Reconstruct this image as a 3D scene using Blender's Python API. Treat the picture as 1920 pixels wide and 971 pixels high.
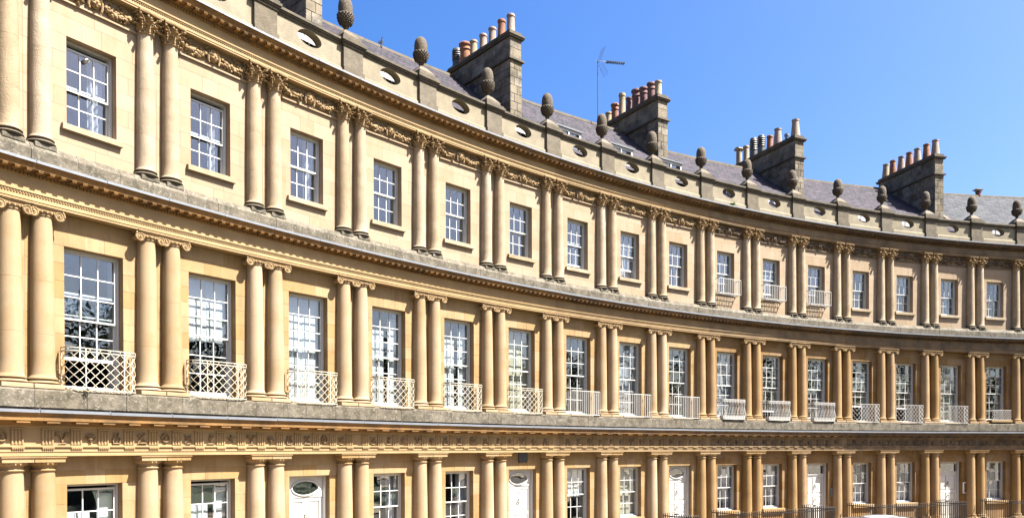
import bpy, math, random
from mathutils import Matrix, Vector
from math import sin, cos, pi, radians, sqrt
random.seed(7)
C = bpy.context.scene.collection
SC = bpy.context.scene
for o in list(bpy.data.objects): bpy.data.objects.remove(o)

# ------------------------------------------------------------ camera
CX, CY = 13.71179, 43.54082
YAW, PITCH, ROLL, FPX, SHY = 0.06703503580602965, -0.006949505662510341, -0.002948112718522451, 1443.962628, 365.7913108
cam = bpy.data.cameras.new('camera'); camo = bpy.data.objects.new('camera', cam); C.objects.link(camo)
fw = Vector((cos(YAW)*cos(PITCH), sin(YAW)*cos(PITCH), sin(PITCH)))
rt0 = Vector((sin(YAW), -cos(YAW), 0)); up0 = rt0.cross(fw)
rt = rt0*cos(ROLL)+up0*sin(ROLL); up = up0*cos(ROLL)-rt0*sin(ROLL)
m = Matrix((rt, up, -fw)).transposed().to_4x4(); m.translation = Vector((CX, CY, 0))
camo.matrix_world = m
cam.sensor_width = 36; cam.lens = 36*FPX/1920; cam.shift_y = SHY/1920; cam.clip_end = 3000; cam.clip_start = .1
SC.camera = camo

# ------------------------------------------------------------ light
SUN_AZ, SUN_EL = radians(260), radians(56)
w = bpy.data.worlds.new("World"); SC.world = w; w.use_nodes = True
nt = w.node_tree; bg = nt.nodes['Background']
sky = nt.nodes.new('ShaderNodeTexSky'); sky.sky_type = 'NISHITA'; sky.sun_disc = False
sky.sun_elevation = SUN_EL; sky.sun_rotation = pi/2-SUN_AZ
sky.ozone_density = 3.0; sky.dust_density = 4.2; sky.air_density = 1.0; sky.altitude = 200
hs = nt.nodes.new('ShaderNodeHueSaturation'); hs.inputs['Saturation'].default_value = 1.42; hs.inputs['Hue'].default_value = .509
nt.links.new(sky.outputs[0], hs.inputs['Color']); nt.links.new(hs.outputs[0], bg.inputs['Color'])
bg.inputs['Strength'].default_value = 0.05
sun = bpy.data.lights.new('sun', 'SUN'); sun.energy = 5.0; sun.angle = radians(.5); sun.color = (1, .955, .88)
so = bpy.data.objects.new('sun', sun); C.objects.link(so)
sd = Vector((cos(SUN_AZ)*cos(SUN_EL), sin(SUN_AZ)*cos(SUN_EL), sin(SUN_EL)))
so.rotation_euler = sd.to_track_quat('Z', 'Y').to_euler(); so.location = (0, 0, 60)
vs = SC.view_settings; vs.view_transform = 'Standard'; vs.look = 'None'; vs.exposure = 2.6; vs.gamma = 1
SC.cycles.max_bounces = 6; SC.cycles.diffuse_bounces = 3; SC.cycles.glossy_bounces = 3
SC.cycles.transparent_max_bounces = 20; SC.cycles.caustics_reflective = False; SC.cycles.caustics_refractive = False

# ------------------------------------------------------------ materials
def mat(name, base, rough=.85, var=.10, scale=3., bump=.15, bscale=60., dark=None, dark_amt=0., dark_scale=1.2, light=None, light_amt=0., lscale=30., rnd=.0, metal=0., streak=0., spec=.3, lam=None):
    AL = .46 if name.startswith(('white', 'cream_painted', 'silver')) else (1. if name in ('asphalt', 'pavement_stone', 'lawn_green', 'pale_ground') else .43)
    base = tuple(c*AL for c in base); dark = dark and tuple(c*AL for c in dark); light = light and tuple(c*AL for c in light)
    M = bpy.data.materials.new(name); M.use_nodes = True; T = M.node_tree; N = T.nodes; L = T.links
    B = N['Principled BSDF']; B.inputs['Roughness'].default_value = rough; B.inputs['Metallic'].default_value = metal
    B.inputs['Specular IOR Level'].default_value = spec
    geo = N.new('ShaderNodeNewGeometry')
    P = geo.outputs['Position']
    def noise(s, det=5., vec=P, r=.55):
        n = N.new('ShaderNodeTexNoise'); n.inputs['Scale'].default_value = s; n.inputs['Detail'].default_value = det
        n.inputs['Roughness'].default_value = r; L.new(vec, n.inputs['Vector']); return n.outputs['Fac']
    def ramp(v, a, b):
        r = N.new('ShaderNodeMapRange'); r.inputs[1].default_value = a; r.inputs[2].default_value = b
        r.clamp = True; L.new(v, r.inputs[0]); return r.outputs[0]
    def mul(a, k):
        n = N.new('ShaderNodeMath'); n.operation = 'MULTIPLY'; L.new(a, n.inputs[0])
        if isinstance(k, float): n.inputs[1].default_value = k
        else: L.new(k, n.inputs[1])
        return n.outputs[0]
    def mix(f, a, b):
        n = N.new('ShaderNodeMix'); n.data_type = 'RGBA'; L.new(f, n.inputs['Factor'])
        for s, v in (('A', a), ('B', b)):
            i = [x for x in n.inputs if x.name == s and x.type == 'RGBA'][0]
            if isinstance(v, tuple): i.default_value = (*v, 1)
            else: L.new(v, i)
        return [x for x in n.outputs if x.type == 'RGBA'][0]
    b = Vector(base)
    col = mix(ramp(noise(scale), .3, .7), tuple(b*(1-var)), tuple(b*(1+var)))
    f2 = noise(scale*9, 3.)
    col = mix(mul(ramp(f2, .35, .75), var*1.6), col, tuple(b*.72))
    if dark:
        f = ramp(noise(dark_scale, 8., r=.65), .42, .66)
        if streak:
            mp = N.new('ShaderNodeMapping'); mp.inputs['Scale'].default_value = (5, 5, .7); L.new(P, mp.inputs['Vector'])
            f = mul(f, ramp(noise(1.6, 6., mp.outputs[0]), .38, .62))
        col = mix(mul(f, float(dark_amt)), col, dark)
    if light:
        col = mix(mul(ramp(noise(lscale, 4.), .56, .66), float(light_amt)), col, light)
    if rnd:
        oi = N.new('ShaderNodeObjectInfo'); h = N.new('ShaderNodeHueSaturation')
        r = N.new('ShaderNodeMapRange'); r.inputs[3].default_value = 1-rnd; r.inputs[4].default_value = 1+rnd*.6
        L.new(oi.outputs['Random'], r.inputs[0]); L.new(r.outputs[0], h.inputs['Value'])
        r2 = N.new('ShaderNodeMapRange'); r2.inputs[3].default_value = 1+rnd*.8; r2.inputs[4].default_value = 1-rnd*.8
        L.new(oi.outputs['Random'], r2.inputs[0]); L.new(r2.outputs[0], h.inputs['Saturation'])
        L.new(col, h.inputs['Color']); col = h.outputs[0]
    L.new(col, B.inputs['Base Color'])
    if bump:
        bp = N.new('ShaderNodeBump'); bp.inputs['Strength'].default_value = bump; bp.inputs['Distance'].default_value = .02
        L.new(noise(bscale, 4.), bp.inputs['Height']); L.new(bp.outputs[0], B.inputs['Normal'])
    return M
BROWN = (.20, .12, .055); SOOT = (.075, .06, .048)
M_ = {}
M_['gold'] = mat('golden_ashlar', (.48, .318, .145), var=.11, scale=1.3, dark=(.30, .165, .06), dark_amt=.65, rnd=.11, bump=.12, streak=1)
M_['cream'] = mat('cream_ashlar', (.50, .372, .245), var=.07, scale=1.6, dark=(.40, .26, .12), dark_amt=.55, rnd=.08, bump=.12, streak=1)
M_['goldd'] = mat('brown_ashlar', (.37, .215, .08), var=.11, scale=1.3, dark=(.20, .115, .05), dark_amt=.7, rnd=.14, bump=.12, streak=1)  # darker, browner version of the gold ashlar, lower two floors of right-hand houses
M_['mortar'] = mat('pale_mortar', (.58, .45, .28), var=.05)
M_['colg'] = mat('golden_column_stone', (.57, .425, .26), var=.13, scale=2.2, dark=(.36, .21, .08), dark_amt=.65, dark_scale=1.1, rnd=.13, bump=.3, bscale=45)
M_['colgd'] = mat('brown_column_stone', (.47, .30, .13), var=.13, scale=2.2, dark=(.26, .145, .055), dark_amt=.7, dark_scale=1.1, rnd=.13, bump=.3, bscale=45)  # browner shafts and bases for the lower two column orders, right-hand houses
M_['colc'] = mat('weathered_column_stone', (.56, .435, .285), var=.13, scale=3.5, dark=(.36, .26, .15), dark_amt=.65, dark_scale=1.5, rnd=.12, bump=.7, bscale=30)
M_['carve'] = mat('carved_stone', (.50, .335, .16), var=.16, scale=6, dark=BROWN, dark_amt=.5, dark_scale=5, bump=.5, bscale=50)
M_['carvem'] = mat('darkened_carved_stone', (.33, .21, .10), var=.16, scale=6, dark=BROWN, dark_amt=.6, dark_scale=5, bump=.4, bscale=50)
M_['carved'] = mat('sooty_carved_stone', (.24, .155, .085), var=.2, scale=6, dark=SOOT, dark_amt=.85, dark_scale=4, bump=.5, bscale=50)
M_['ent'] = mat('entablature_stone', (.54, .385, .205), var=.08, scale=1.5, dark=(.38, .23, .10), dark_amt=.4, dark_scale=1.3, rnd=.04, bump=.2)
M_['entd'] = mat('sooty_entablature_stone', (.36, .23, .10), var=.12, scale=1.5, dark=(.12, .085, .055), dark_amt=.75, dark_scale=.9, rnd=.04, bump=.2)
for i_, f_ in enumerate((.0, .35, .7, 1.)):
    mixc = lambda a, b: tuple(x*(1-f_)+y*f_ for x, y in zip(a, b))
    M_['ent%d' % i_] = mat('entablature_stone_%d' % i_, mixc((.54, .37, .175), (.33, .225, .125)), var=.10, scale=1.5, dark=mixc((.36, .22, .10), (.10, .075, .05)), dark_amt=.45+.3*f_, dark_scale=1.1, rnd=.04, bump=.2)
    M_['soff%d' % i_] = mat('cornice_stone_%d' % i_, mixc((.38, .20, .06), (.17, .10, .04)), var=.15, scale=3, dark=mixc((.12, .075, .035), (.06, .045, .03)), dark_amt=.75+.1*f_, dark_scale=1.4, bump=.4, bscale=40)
M_['soff'] = mat('orange_cornice_stone', (.46, .265, .09), var=.15, scale=3, dark=(.12, .075, .035), dark_amt=.75, dark_scale=1.6, bump=.4, bscale=40)
M_['soffd'] = mat('sooty_cornice_stone', (.24, .14, .05), var=.15, scale=3, dark=(.07, .055, .04), dark_amt=.85, dark_scale=1.1, bump=.4, bscale=40)
M_['grey'] = mat('lichened_blocking_stone', (.215, .18, .13), var=.2, scale=4, dark=(.07, .06, .035), dark_amt=.95, dark_scale=3.2, light=(.42, .38, .30), light_amt=.55, lscale=14, rnd=.08, bump=.8, bscale=25)
M_['par'] = mat('parapet_stone', (.38, .32, .215), var=.10, scale=2.5, dark=(.24, .20, .135), dark_amt=.6, dark_scale=2.2, rnd=.05, bump=.4, bscale=30)
M_['cop'] = mat('weathered_coping_stone', (.17, .135, .09), var=.2, scale=4, dark=(.085, .075, .05), dark_amt=.85, dark_scale=2.4, bump=.7, bscale=25)
M_['ped'] = mat('weathered_pedestal_stone', (.21, .17, .115), var=.16, scale=4, dark=(.12, .095, .06), dark_amt=.8, dark_scale=3.5, rnd=.1, bump=.7, bscale=25)
M_['acorn'] = mat('brown_acorn_stone', (.15, .11, .07), var=.22, scale=7, dark=(.075, .06, .04), dark_amt=.7, dark_scale=5, light=(.42, .38, .28), light_amt=.4, lscale=20, bump=.9, bscale=30, rnd=.08)
M_['lead'] = mat('grey_lead_sheet', (.20, .215, .24), rough=.5, var=.14, scale=3, dark=(.22, .24, .27), dark_amt=.5, bump=.2, bscale=15, spec=.5)
M_['slate'] = mat('purple_grey_slate', (.066, .066, .078), rough=.85, var=.25, scale=2.5, dark=(.16, .12, .15), dark_amt=.6, dark_scale=2, light=(.13, .12, .13), light_amt=.5, lscale=5, bump=.3, spec=.1)
M_['slateg'] = mat('pale_grey_slate', (.085, .09, .10), rough=.85, var=.2, scale=2.5, dark=(.19, .19, .21), dark_amt=.5, dark_scale=2, light=(.13, .135, .14), light_amt=.5, lscale=5, bump=.3, spec=.1)
M_['chim'] = mat('sooty_chimney_stone', (.34, .28, .19), var=.18, scale=3, dark=(.07, .06, .048), dark_amt=.9, dark_scale=1.7, light=(.5, .46, .38), light_amt=.4, lscale=5, rnd=.25, bump=.7, bscale=22, streak=.0)
M_['white'] = mat('white_paint', (.80, .79, .75), rough=.45, var=.02, bump=.03, spec=.5)
M_['wiron'] = mat('pale_painted_iron', (.70, .68, .63), rough=.5, var=.04, bump=.05, spec=.4)
M_['cream_paint'] = mat('cream_painted_iron', (.68, .61, .47), rough=.5, var=.04, bump=.05, spec=.5)
M_['black'] = mat('black_painted_iron', (.022, .02, .022), rough=.45, var=.2, bump=.05, spec=.5)
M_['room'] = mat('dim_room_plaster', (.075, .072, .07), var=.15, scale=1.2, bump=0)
M_['shut'] = mat('white_painted_shutter', (.74, .74, .73), rough=.5, var=.03, bump=.03)
M_['creamshut'] = mat('cream_blind_cloth', (.72, .66, .48), rough=.8, var=.03, bump=.03)
M_['curt'] = mat('pale_curtain_cloth', (.55, .55, .60), rough=.9, var=.08, bump=.1)
M_['terra'] = mat('orange_terracotta', (.44, .185, .09), var=.18, scale=6, dark=(.15, .07, .04), dark_amt=.5, dark_scale=4, bump=.2)
M_['pwhite'] = mat('whitewashed_terracotta', (.42, .35, .29), var=.15, scale=6, dark=(.40, .18, .11), dark_amt=.75, dark_scale=4.5, bump=.2)
M_['pbuff'] = mat('buff_clay', (.52, .40, .25), var=.15, scale=5, dark=(.25, .17, .10), dark_amt=.5, dark_scale=4, bump=.2)
M_['ppurple'] = mat('purple_brown_clay', (.25, .13, .12), var=.2, scale=5, dark=(.10, .06, .06), dark_amt=.5, dark_scale=4, bump=.2)
M_['pdark'] = mat('dark_glazed_clay', (.10, .10, .095), var=.25, scale=8, dark=(.3, .29, .26), dark_amt=.5, dark_scale=7, bump=.2, rough=.5)
M_['road'] = mat('asphalt', (.075, .062, .048), rough=.9, var=.15, scale=8, bump=.3)
M_['pave'] = mat('pavement_stone', (.26, .20, .13), var=.12, scale=2, bump=.2)
M_['lawn'] = mat('lawn_green', (.045, .062, .025), var=.3, scale=2, bump=.3)
M_['earth'] = mat('pale_ground', (.17, .14, .10), var=.12, scale=.5, bump=.2)
M_['leaf'] = mat('plane_leaf', (.07, .11, .03), rough=.6, var=.35, scale=1.5, bump=0)
M_['weed'] = mat('bright_weed_leaf', (.16, .30, .04), rough=.6, var=.3, scale=9, bump=0)
M_['bark'] = mat('plane_bark', (.22, .19, .14), var=.3, scale=3, bump=.5)
M_['brass'] = mat('aged_brass', (.35, .26, .10), rough=.35, metal=1., var=.1, bump=.05)
M_['steel'] = mat('galvanised_steel', (.42, .45, .50), rough=.4, metal=.6, var=.1, bump=.05)
M_['dsteel'] = mat('dull_blue_grey_steel', (.10, .14, .20), rough=.5, metal=.3, var=.1, bump=.05)
M_['silver'] = mat('silver_car_paint', (.11, .125, .15), rough=.25, var=.01, bump=0, spec=.6)
M_['wcar'] = mat('white_car_paint', (.7, .71, .74), rough=.2, var=.01, bump=0, spec=.6)
M_['rubber'] = mat('black_rubber', (.02, .02, .02), rough=.8, bump=0)
def glassmat(name, tint, base_f, bump, wave=.9):
    M = bpy.data.materials.new(name); M.use_nodes = True; T = M.node_tree; N = T.nodes; L = T.links
    for n in list(N):
        if n.type == 'BSDF_PRINCIPLED': N.remove(n)
    out = [n for n in N if n.type == 'OUTPUT_MATERIAL'][0]
    tr = N.new('ShaderNodeBsdfTransparent'); tr.inputs[0].default_value = (*tint, 1)
    gl = N.new('ShaderNodeBsdfGlossy'); gl.inputs['Roughness'].default_value = 0.01; gl.inputs[0].default_value = (1, 1, 1, 1)
    lw = N.new('ShaderNodeLayerWeight'); lw.inputs['Blend'].default_value = .5
    pw = N.new('ShaderNodeMath'); pw.operation = 'POWER'; L.new(lw.outputs['Facing'], pw.inputs[0]); pw.inputs[1].default_value = 4.0
    fr = N.new('ShaderNodeMapRange'); L.new(pw.outputs[0], fr.inputs[0]); fr.inputs[3].default_value = base_f; fr.inputs[4].default_value = 1.0
    mx = N.new('ShaderNodeMixShader'); L.new(fr.outputs[0], mx.inputs[0]); L.new(tr.outputs[0], mx.inputs[1]); L.new(gl.outputs[0], mx.inputs[2])
    L.new(mx.outputs[0], out.inputs['Surface'])
    if bump:
        geo = N.new('ShaderNodeNewGeometry'); no = N.new('ShaderNodeTexNoise'); no.inputs['Scale'].default_value = wave; no.inputs['Detail'].default_value = 1
        L.new(geo.outputs['Position'], no.inputs['Vector']); bp = N.new('ShaderNodeBump'); bp.inputs['Strength'].default_value = bump; bp.inputs['Distance'].default_value = .05
        L.new(no.outputs['Fac'], bp.inputs['Height']); L.new(bp.outputs[0], gl.inputs['Normal'])
    return M
M_['glass'] = glassmat('old_crown_glass', (.93, .96, .97), .085, .05, 1.5)
M_['tint'] = glassmat('dark_car_glass', (.08, .1, .11), .06, 0)

# ------------------------------------------------------------ mesh helpers
class MB:
    def __init__(s): s.v = []; s.f = []
    def add(s, vs, fs, M=None):
        n = len(s.v)
        if M is not None: vs = [tuple(M @ Vector(v)) for v in vs]
        s.v += [tuple(v) for v in vs]; s.f += [tuple(i+n for i in f) for f in fs]; return s
    def box(s, x0, x1, y0, y1, z0, z1, M=None):
        return s.add([(x0, y0, z0), (x1, y0, z0), (x1, y1, z0), (x0, y1, z0), (x0, y0, z1), (x1, y0, z1), (x1, y1, z1), (x0, y1, z1)],
                     [(0, 3, 2, 1), (4, 5, 6, 7), (0, 1, 5, 4), (1, 2, 6, 5), (2, 3, 7, 6), (3, 0, 4, 7)], M)
    def frus(s, a0, b0, a1, b1, z0, z1, M=None):
        return s.add([(-a0, -b0, z0), (a0, -b0, z0), (a0, b0, z0), (-a0, b0, z0), (-a1, -b1, z1), (a1, -b1, z1), (a1, b1, z1), (-a1, b1, z1)],
                     [(0, 3, 2, 1), (4, 5, 6, 7), (0, 1, 5, 4), (1, 2, 6, 5), (2, 3, 7, 6), (3, 0, 4, 7)], M)
    def chbox(s, x0, x1, y0, y1, z0, z1, c=.004, M=None):   # front (y0) edges chamfered
        return s.add([(x0+c, y0, z0+c), (x1-c, y0, z0+c), (x1-c, y0, z1-c), (x0+c, y0, z1-c), (x0, y0+c, z0), (x1, y0+c, z0), (x1, y0+c, z1), (x0, y0+c, z1),
                      (x0, y1, z0), (x1, y1, z0), (x1, y1, z1), (x0, y1, z1)],
                     [(0, 1, 2, 3), (0, 4, 5, 1), (1, 5, 6, 2), (2, 6, 7, 3), (3, 7, 4, 0), (4, 8, 9, 5), (5, 9, 10, 6), (6, 10, 11, 7), (7, 11, 8, 4), (11, 10, 9, 8)], M)
    def lathe(s, prof, n=24, M=None, caps=True):
        vs = []; fs = []
        for r, z in prof:
            for i in range(n):
                a = 2*pi*i/n; vs.append((r*cos(a), r*sin(a), z))
        for j in range(len(prof)-1):
            for i in range(n):
                k = (i+1) % n; fs.append((j*n+i, j*n+k, (j+1)*n+k, (j+1)*n+i))
        if caps: fs.append(tuple(range(n-1, -1, -1))); fs.append(tuple((len(prof)-1)*n+i for i in range(n)))
        return s.add(vs, fs, M)
    def tube(s, pts, r, n=6, M=None):
        pts = [Vector(p) for p in pts]; vs = []; fs = []
        rr = r if isinstance(r, (list, tuple)) else [r]*len(pts)
        for i, p in enumerate(pts):
            d = (pts[min(i+1, len(pts)-1)]-pts[max(i-1, 0)]).normalized()
            a = d.cross(Vector((0, 0, 1)) if abs(d.z) < .9 else Vector((1, 0, 0))).normalized(); b = d.cross(a)
            for k in range(n):
                t = 2*pi*k/n; vs.append(tuple(p+(a*cos(t)+b*sin(t))*rr[i]))
        for i in range(len(pts)-1):
            for k in range(n):
                q = (k+1) % n; fs.append((i*n+k, i*n+q, (i+1)*n+q, (i+1)*n+k))
        fs.append(tuple(range(n-1, -1, -1))); fs.append(tuple((len(pts)-1)*n+k for k in range(n)))
        return s.add(vs, fs, M)
    def blob(s, c, r, n=8, m=5, M=None, rot=None):
        r = (r, r, r) if isinstance(r, (int, float)) else r
        T = Matrix.Translation(Vector(c)) @ (rot.to_4x4() if rot is not None else Matrix()) @ Matrix.Diagonal((*r, 1))
        if M is not None: T = M @ T
        return s.lathe([(max(.02, sin(pi*j/m)), -cos(pi*j/m)) for j in range(m+1)], n, T)
    def bar(s, a, b, w, t, side=None, M=None):   # flat bar
        a = Vector(a); b = Vector(b); d = (b-a).normalized()
        side = Vector(side) if side is not None else Vector((0, 1, 0))
        u = d.cross(side).normalized()*w/2; v = side.normalized()*t/2
        vs = [a-u-v, a+u-v, a+u+v, a-u+v, b-u-v, b+u-v, b+u+v, b-u+v]
        return s.add([tuple(x) for x in vs], [(0, 3, 2, 1), (4, 5, 6, 7), (0, 1, 5, 4), (1, 2, 6, 5), (2, 3, 7, 6), (3, 0, 4, 7)], M)
    def mesh(s, name, mt, smooth=None, Winv=None):
        me = bpy.data.meshes.new(name)
        v = s.v if Winv is None else [tuple(Winv @ Vector(p)) for p in s.v]
        me.from_pydata(v, [], s.f); me.materials.append(M_[mt] if isinstance(mt, str) else mt)
        import bmesh
        b = bmesh.new(); b.from_mesh(me); bmesh.ops.recalc_face_normals(b, faces=b.faces); b.to_mesh(me); b.free()
        if smooth:
            me.polygons.foreach_set('use_smooth', [True]*len(me.polygons)); me.set_sharp_from_angle(angle=radians(smooth))
        me.update(); return me
WM = {}
def put(name, me, parent=None, W=None, kind=None, **k):
    o = bpy.data.objects.new(name, me); C.objects.link(o)
    W = W if W is not None else (WM[parent] if parent else Matrix())
    WM[o] = W
    if parent: o.parent = parent; o.matrix_basis = WM[parent].inverted() @ W
    else: o.matrix_basis = W
    if kind: o['kind'] = kind
    for a, b in k.items(): o[a] = b
    return o
def part(name, mb, mt, parent, W=None, world=False, smooth=None, kind=None):
    W = W if W is not None else WM[parent]
    return put(name, mb.mesh(name, mt, smooth, W.inverted() if world else None), parent, W, kind)
CACHE = {}
def cached(key, fn):
    if key not in CACHE: CACHE[key] = fn()
    return CACHE[key]

# ------------------------------------------------------------ ring geometry
RR = 63.05; TH0, DL, DH = 1.0740609795068543, 0.05021551825451261, 0.00533
DT = [-.00011, .00008, .00005, .00005, .00008, -.00043, -.00042, -.00044, .00045, .00004, .0008, .00078, .00036, .00074, .001, -.0003]
BW = DL*RR; GZ = -4.1
def th(k):
    j = min(max(k, 0), 15); i = int(j); f = j-i
    d = DT[i]*(1-f)+DT[min(i+1, 15)]*f
    return TH0-DL*k+d
def P(k, off, z):
    t = th(k); return Vector(((RR+off)*cos(t), (RR+off)*sin(t), z))
def FR(k, off=0., z=0., rot=0., t=None):
    t = th(k) if t is None else t
    return Matrix.Translation(((RR+off)*cos(t), (RR+off)*sin(t), z)) @ Matrix.Rotation(t-pi/2+rot, 4, 'Z')
def sweep(k0, k1, prof, per=6, caps=True):
    mb = MB(); n = max(1, int(round((k1-k0)*per))); m_ = len(prof); vs = []; fs = []
    for i in range(n+1):
        k = k0+(k1-k0)*i/n
        for off, z in prof: vs.append(tuple(P(k, off, z)))
    for i in range(n):
        for j in range(m_):
            q = (j+1) % m_; fs.append((i*m_+j, i*m_+q, (i+1)*m_+q, (i+1)*m_+j))
    if caps: fs.append(tuple(range(m_))); fs.append(tuple(n*m_+j for j in range(m_-1, -1, -1)))
    return mb.add(vs, fs)

# ------------------------------------------------------------ columns (local: axis at origin, z absolute)
def torus_prof(r, R, z0, z1, n=6):
    return [(r+(R-r)*sin(pi*i/n), z0+(z1-z0)*(1-cos(pi*i/n))/2) for i in range(n+1)]
def shaft_prof(rb, rt_, z0, z1):
    p = []
    for i in range(13):
        t = i/12; r = rb+(rt_-rb)*(t**1.7); z = z0+(z1-z0)*t; p += [(r, z-.008), (r-.003, z-.004), (r-.003, z+.004), (r, z+.008)] if i in (3, 7) else [(r, z)]
    return p
def rough_shaft(mb, prof, n, amp, seed):
    rnd = random.Random(seed)
    k = len(mb.v); mb.lathe(prof, n)
    return mb
def col_shaft(level):
    mb = MB()
    if level == 0: mb.lathe([(.30, -3.86), (.28, -3.84)]+shaft_prof(.272, .235, -3.80, -.47)+[(.252, -.455)], 28); return mb
    if level == 1: mb.lathe([(.285, 1.63), (.262, 1.66)]+shaft_prof(.252, .212, 1.70, 5.24)+[(.232, 5.25), (.232, 5.27)], 28); return mb
    mb.lathe([(.25, 6.99), (.232, 7.02)]+shaft_prof(.222, .184, 7.05, 10.37)+[(.19, 10.375)], 28); return mb
def col_base(level):
    mb = MB()
    z, R, r = [(-3.98, .355, .29), (1.475, .335, .275), (6.84, .30, .24)][level]
    mb.lathe([(r, z)]+torus_prof(r, R, z, z+.075)+[(r+.01, z+.085), (r-.005, z+.10)]+torus_prof(r, r+.035, z+.105, z+.15, 5)+[(r, z+.155)], 28)
    return mb
def col_plinth(level):
    mb = MB()
    z0, z1, h = [(GZ, -3.985, .36), (1.37, 1.47, .325), (6.72, 6.835, .235)][level]
    mb.chbox(-h, h, -h, .24, z0, z1, .01); return mb
def cap_doric():
    mb = MB()
    mb.lathe([(.23, -.47), (.265, -.455), (.272, -.44), (.265, -.425), (.238, -.415), (.236, -.36), (.25, -.352), (.25, -.345), (.262, -.335), (.30, -.30), (.318, -.275), (.318, -.265)], 28)
    for i in range(18):
        a = 2*pi*i/18; mb.blob((.298*cos(a), .298*sin(a), -.298), (.026, .026, .032), 6, 4)
    mb.box(-.325, .325, -.325, .22, -.264, -.20)
    mb.frus(.325, .325, .35, .35, -.198, -.165); mb.box(-.35, .35, -.35, .21, -.163, -.145)
    return mb
def spiral(cx, cz, sgn, y, R=.115, turns=2.1, r0=.018):
    pts = []; rr = []
    n = 40
    for i in range(n+1):
        t = i/n; a = pi/2 - sgn*t*turns*2*pi*-1
        rad = R*(1-t)**1.0*.92+.012
        pts.append((cx+sgn*rad*cos(pi/2-t*turns*2*pi), y, cz+rad*sin(pi/2-t*turns*2*pi)-.0)); rr.append(r0*(1-.45*t))
    return pts, rr
def cap_ionic():
    mb = MB()
    mb.lathe([(.20, 5.25), (.222, 5.255), (.225, 5.27), (.21, 5.285), (.235, 5.30), (.26, 5.33), (.262, 5.345)], 28)
    for i in range(16):
        a = 2*pi*i/16; mb.blob((.245*cos(a), .245*sin(a), 5.322), (.027, .027, .026), 6, 4)
    mb.box(-.20, .20, -.215, .2, 5.335, 5.395)
    for s in (-1, 1):
        cz = 5.305; cx = s*.245
        # bolster (pulvinus) seen from the side, waisted
        prof = [(.100, -.225), (.108, -.215), (.108, -.19), (.085, -.15), (.07, -.06), (.068, 0), (.07, .06), (.085, .15)]
        T = Matrix.Translation((cx, 0, cz)) @ Matrix.Rotation(-pi/2, 4, 'X')
        mb.lathe([(r, y) for r, y in prof], 20, T)
        p, r = spiral(cx, cz, s, -.228)
        mb.tube(p, r, 6); mb.blob((cx, -.236, cz), .022, 8, 5)
        mb.tube([(cx, -.228, cz+.104), (cx*.5, -.23, cz+.092), (0, -.23, cz+.09)], .017, 6)
        mb.tube([(cx, -.222, cz+.058), (cx*.5, -.226, cz+.05), (0, -.226, cz+.048)], .010, 6)
        for j in range(3): mb.blob((s*(.03+.055*j), -.232, 5.33), (.02, .018, .024), 6, 4)
    mb.frus(.26, .245, .30, .262, 5.40, 5.425); mb.box(-.31, .31, -.27, .2, 5.426, 5.446)
    return mb
def leaf(mb, a, r0, z0, h, w, curl, tiltj=0.):
    # acanthus leaf: rises along the bell, tip curls out and down; five lobes
    rows = 7; vs = []; fs = []
    for i in range(rows+1):
        t = i/rows
        rr = r0+.012+.02*t+curl*max(0, t-.5)**2*4*.5; z = z0+h*(t if t < .82 else .82-(t-.82)*.9+.06*0)
        ww = w*(.62+.5*sin(pi*min(1, t*1.05))**.8)*(1-.55*t*t)*(1+.22*cos(t*4*pi))
        for j, u in enumerate((-1, -.5, 0, .5, 1)):
            bulge = .014*(1-abs(u))-.008*(j % 2)
            ang = a+u*ww/2/(r0+.03)
            rad = rr+bulge
            vs.append((rad*cos(ang), rad*sin(ang), z-.012*abs(u)*t))
    n = len(vs)
    vs2 = [(x*.93, y*.93, z-.004) for x, y, z in vs]
    for i in range(rows):
        for j in range(4):
            q = i*5+j; fs.append((q, q+1, q+6, q+5)); fs.append((n+q, n+q+5, n+q+6, n+q+1))
    per = [j for j in range(5)]+[i*5+4 for i in range(1, rows+1)]+[rows*5+j for j in range(3, -1, -1)]+[i*5 for i in range(rows-1, 0, -1)]
    for i in range(len(per)):
        a_, b_ = per[i], per[(i+1) % len(per)]; fs.append((a_, n+a_, n+b_, b_))
    mb.add(vs+vs2, fs)
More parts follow.
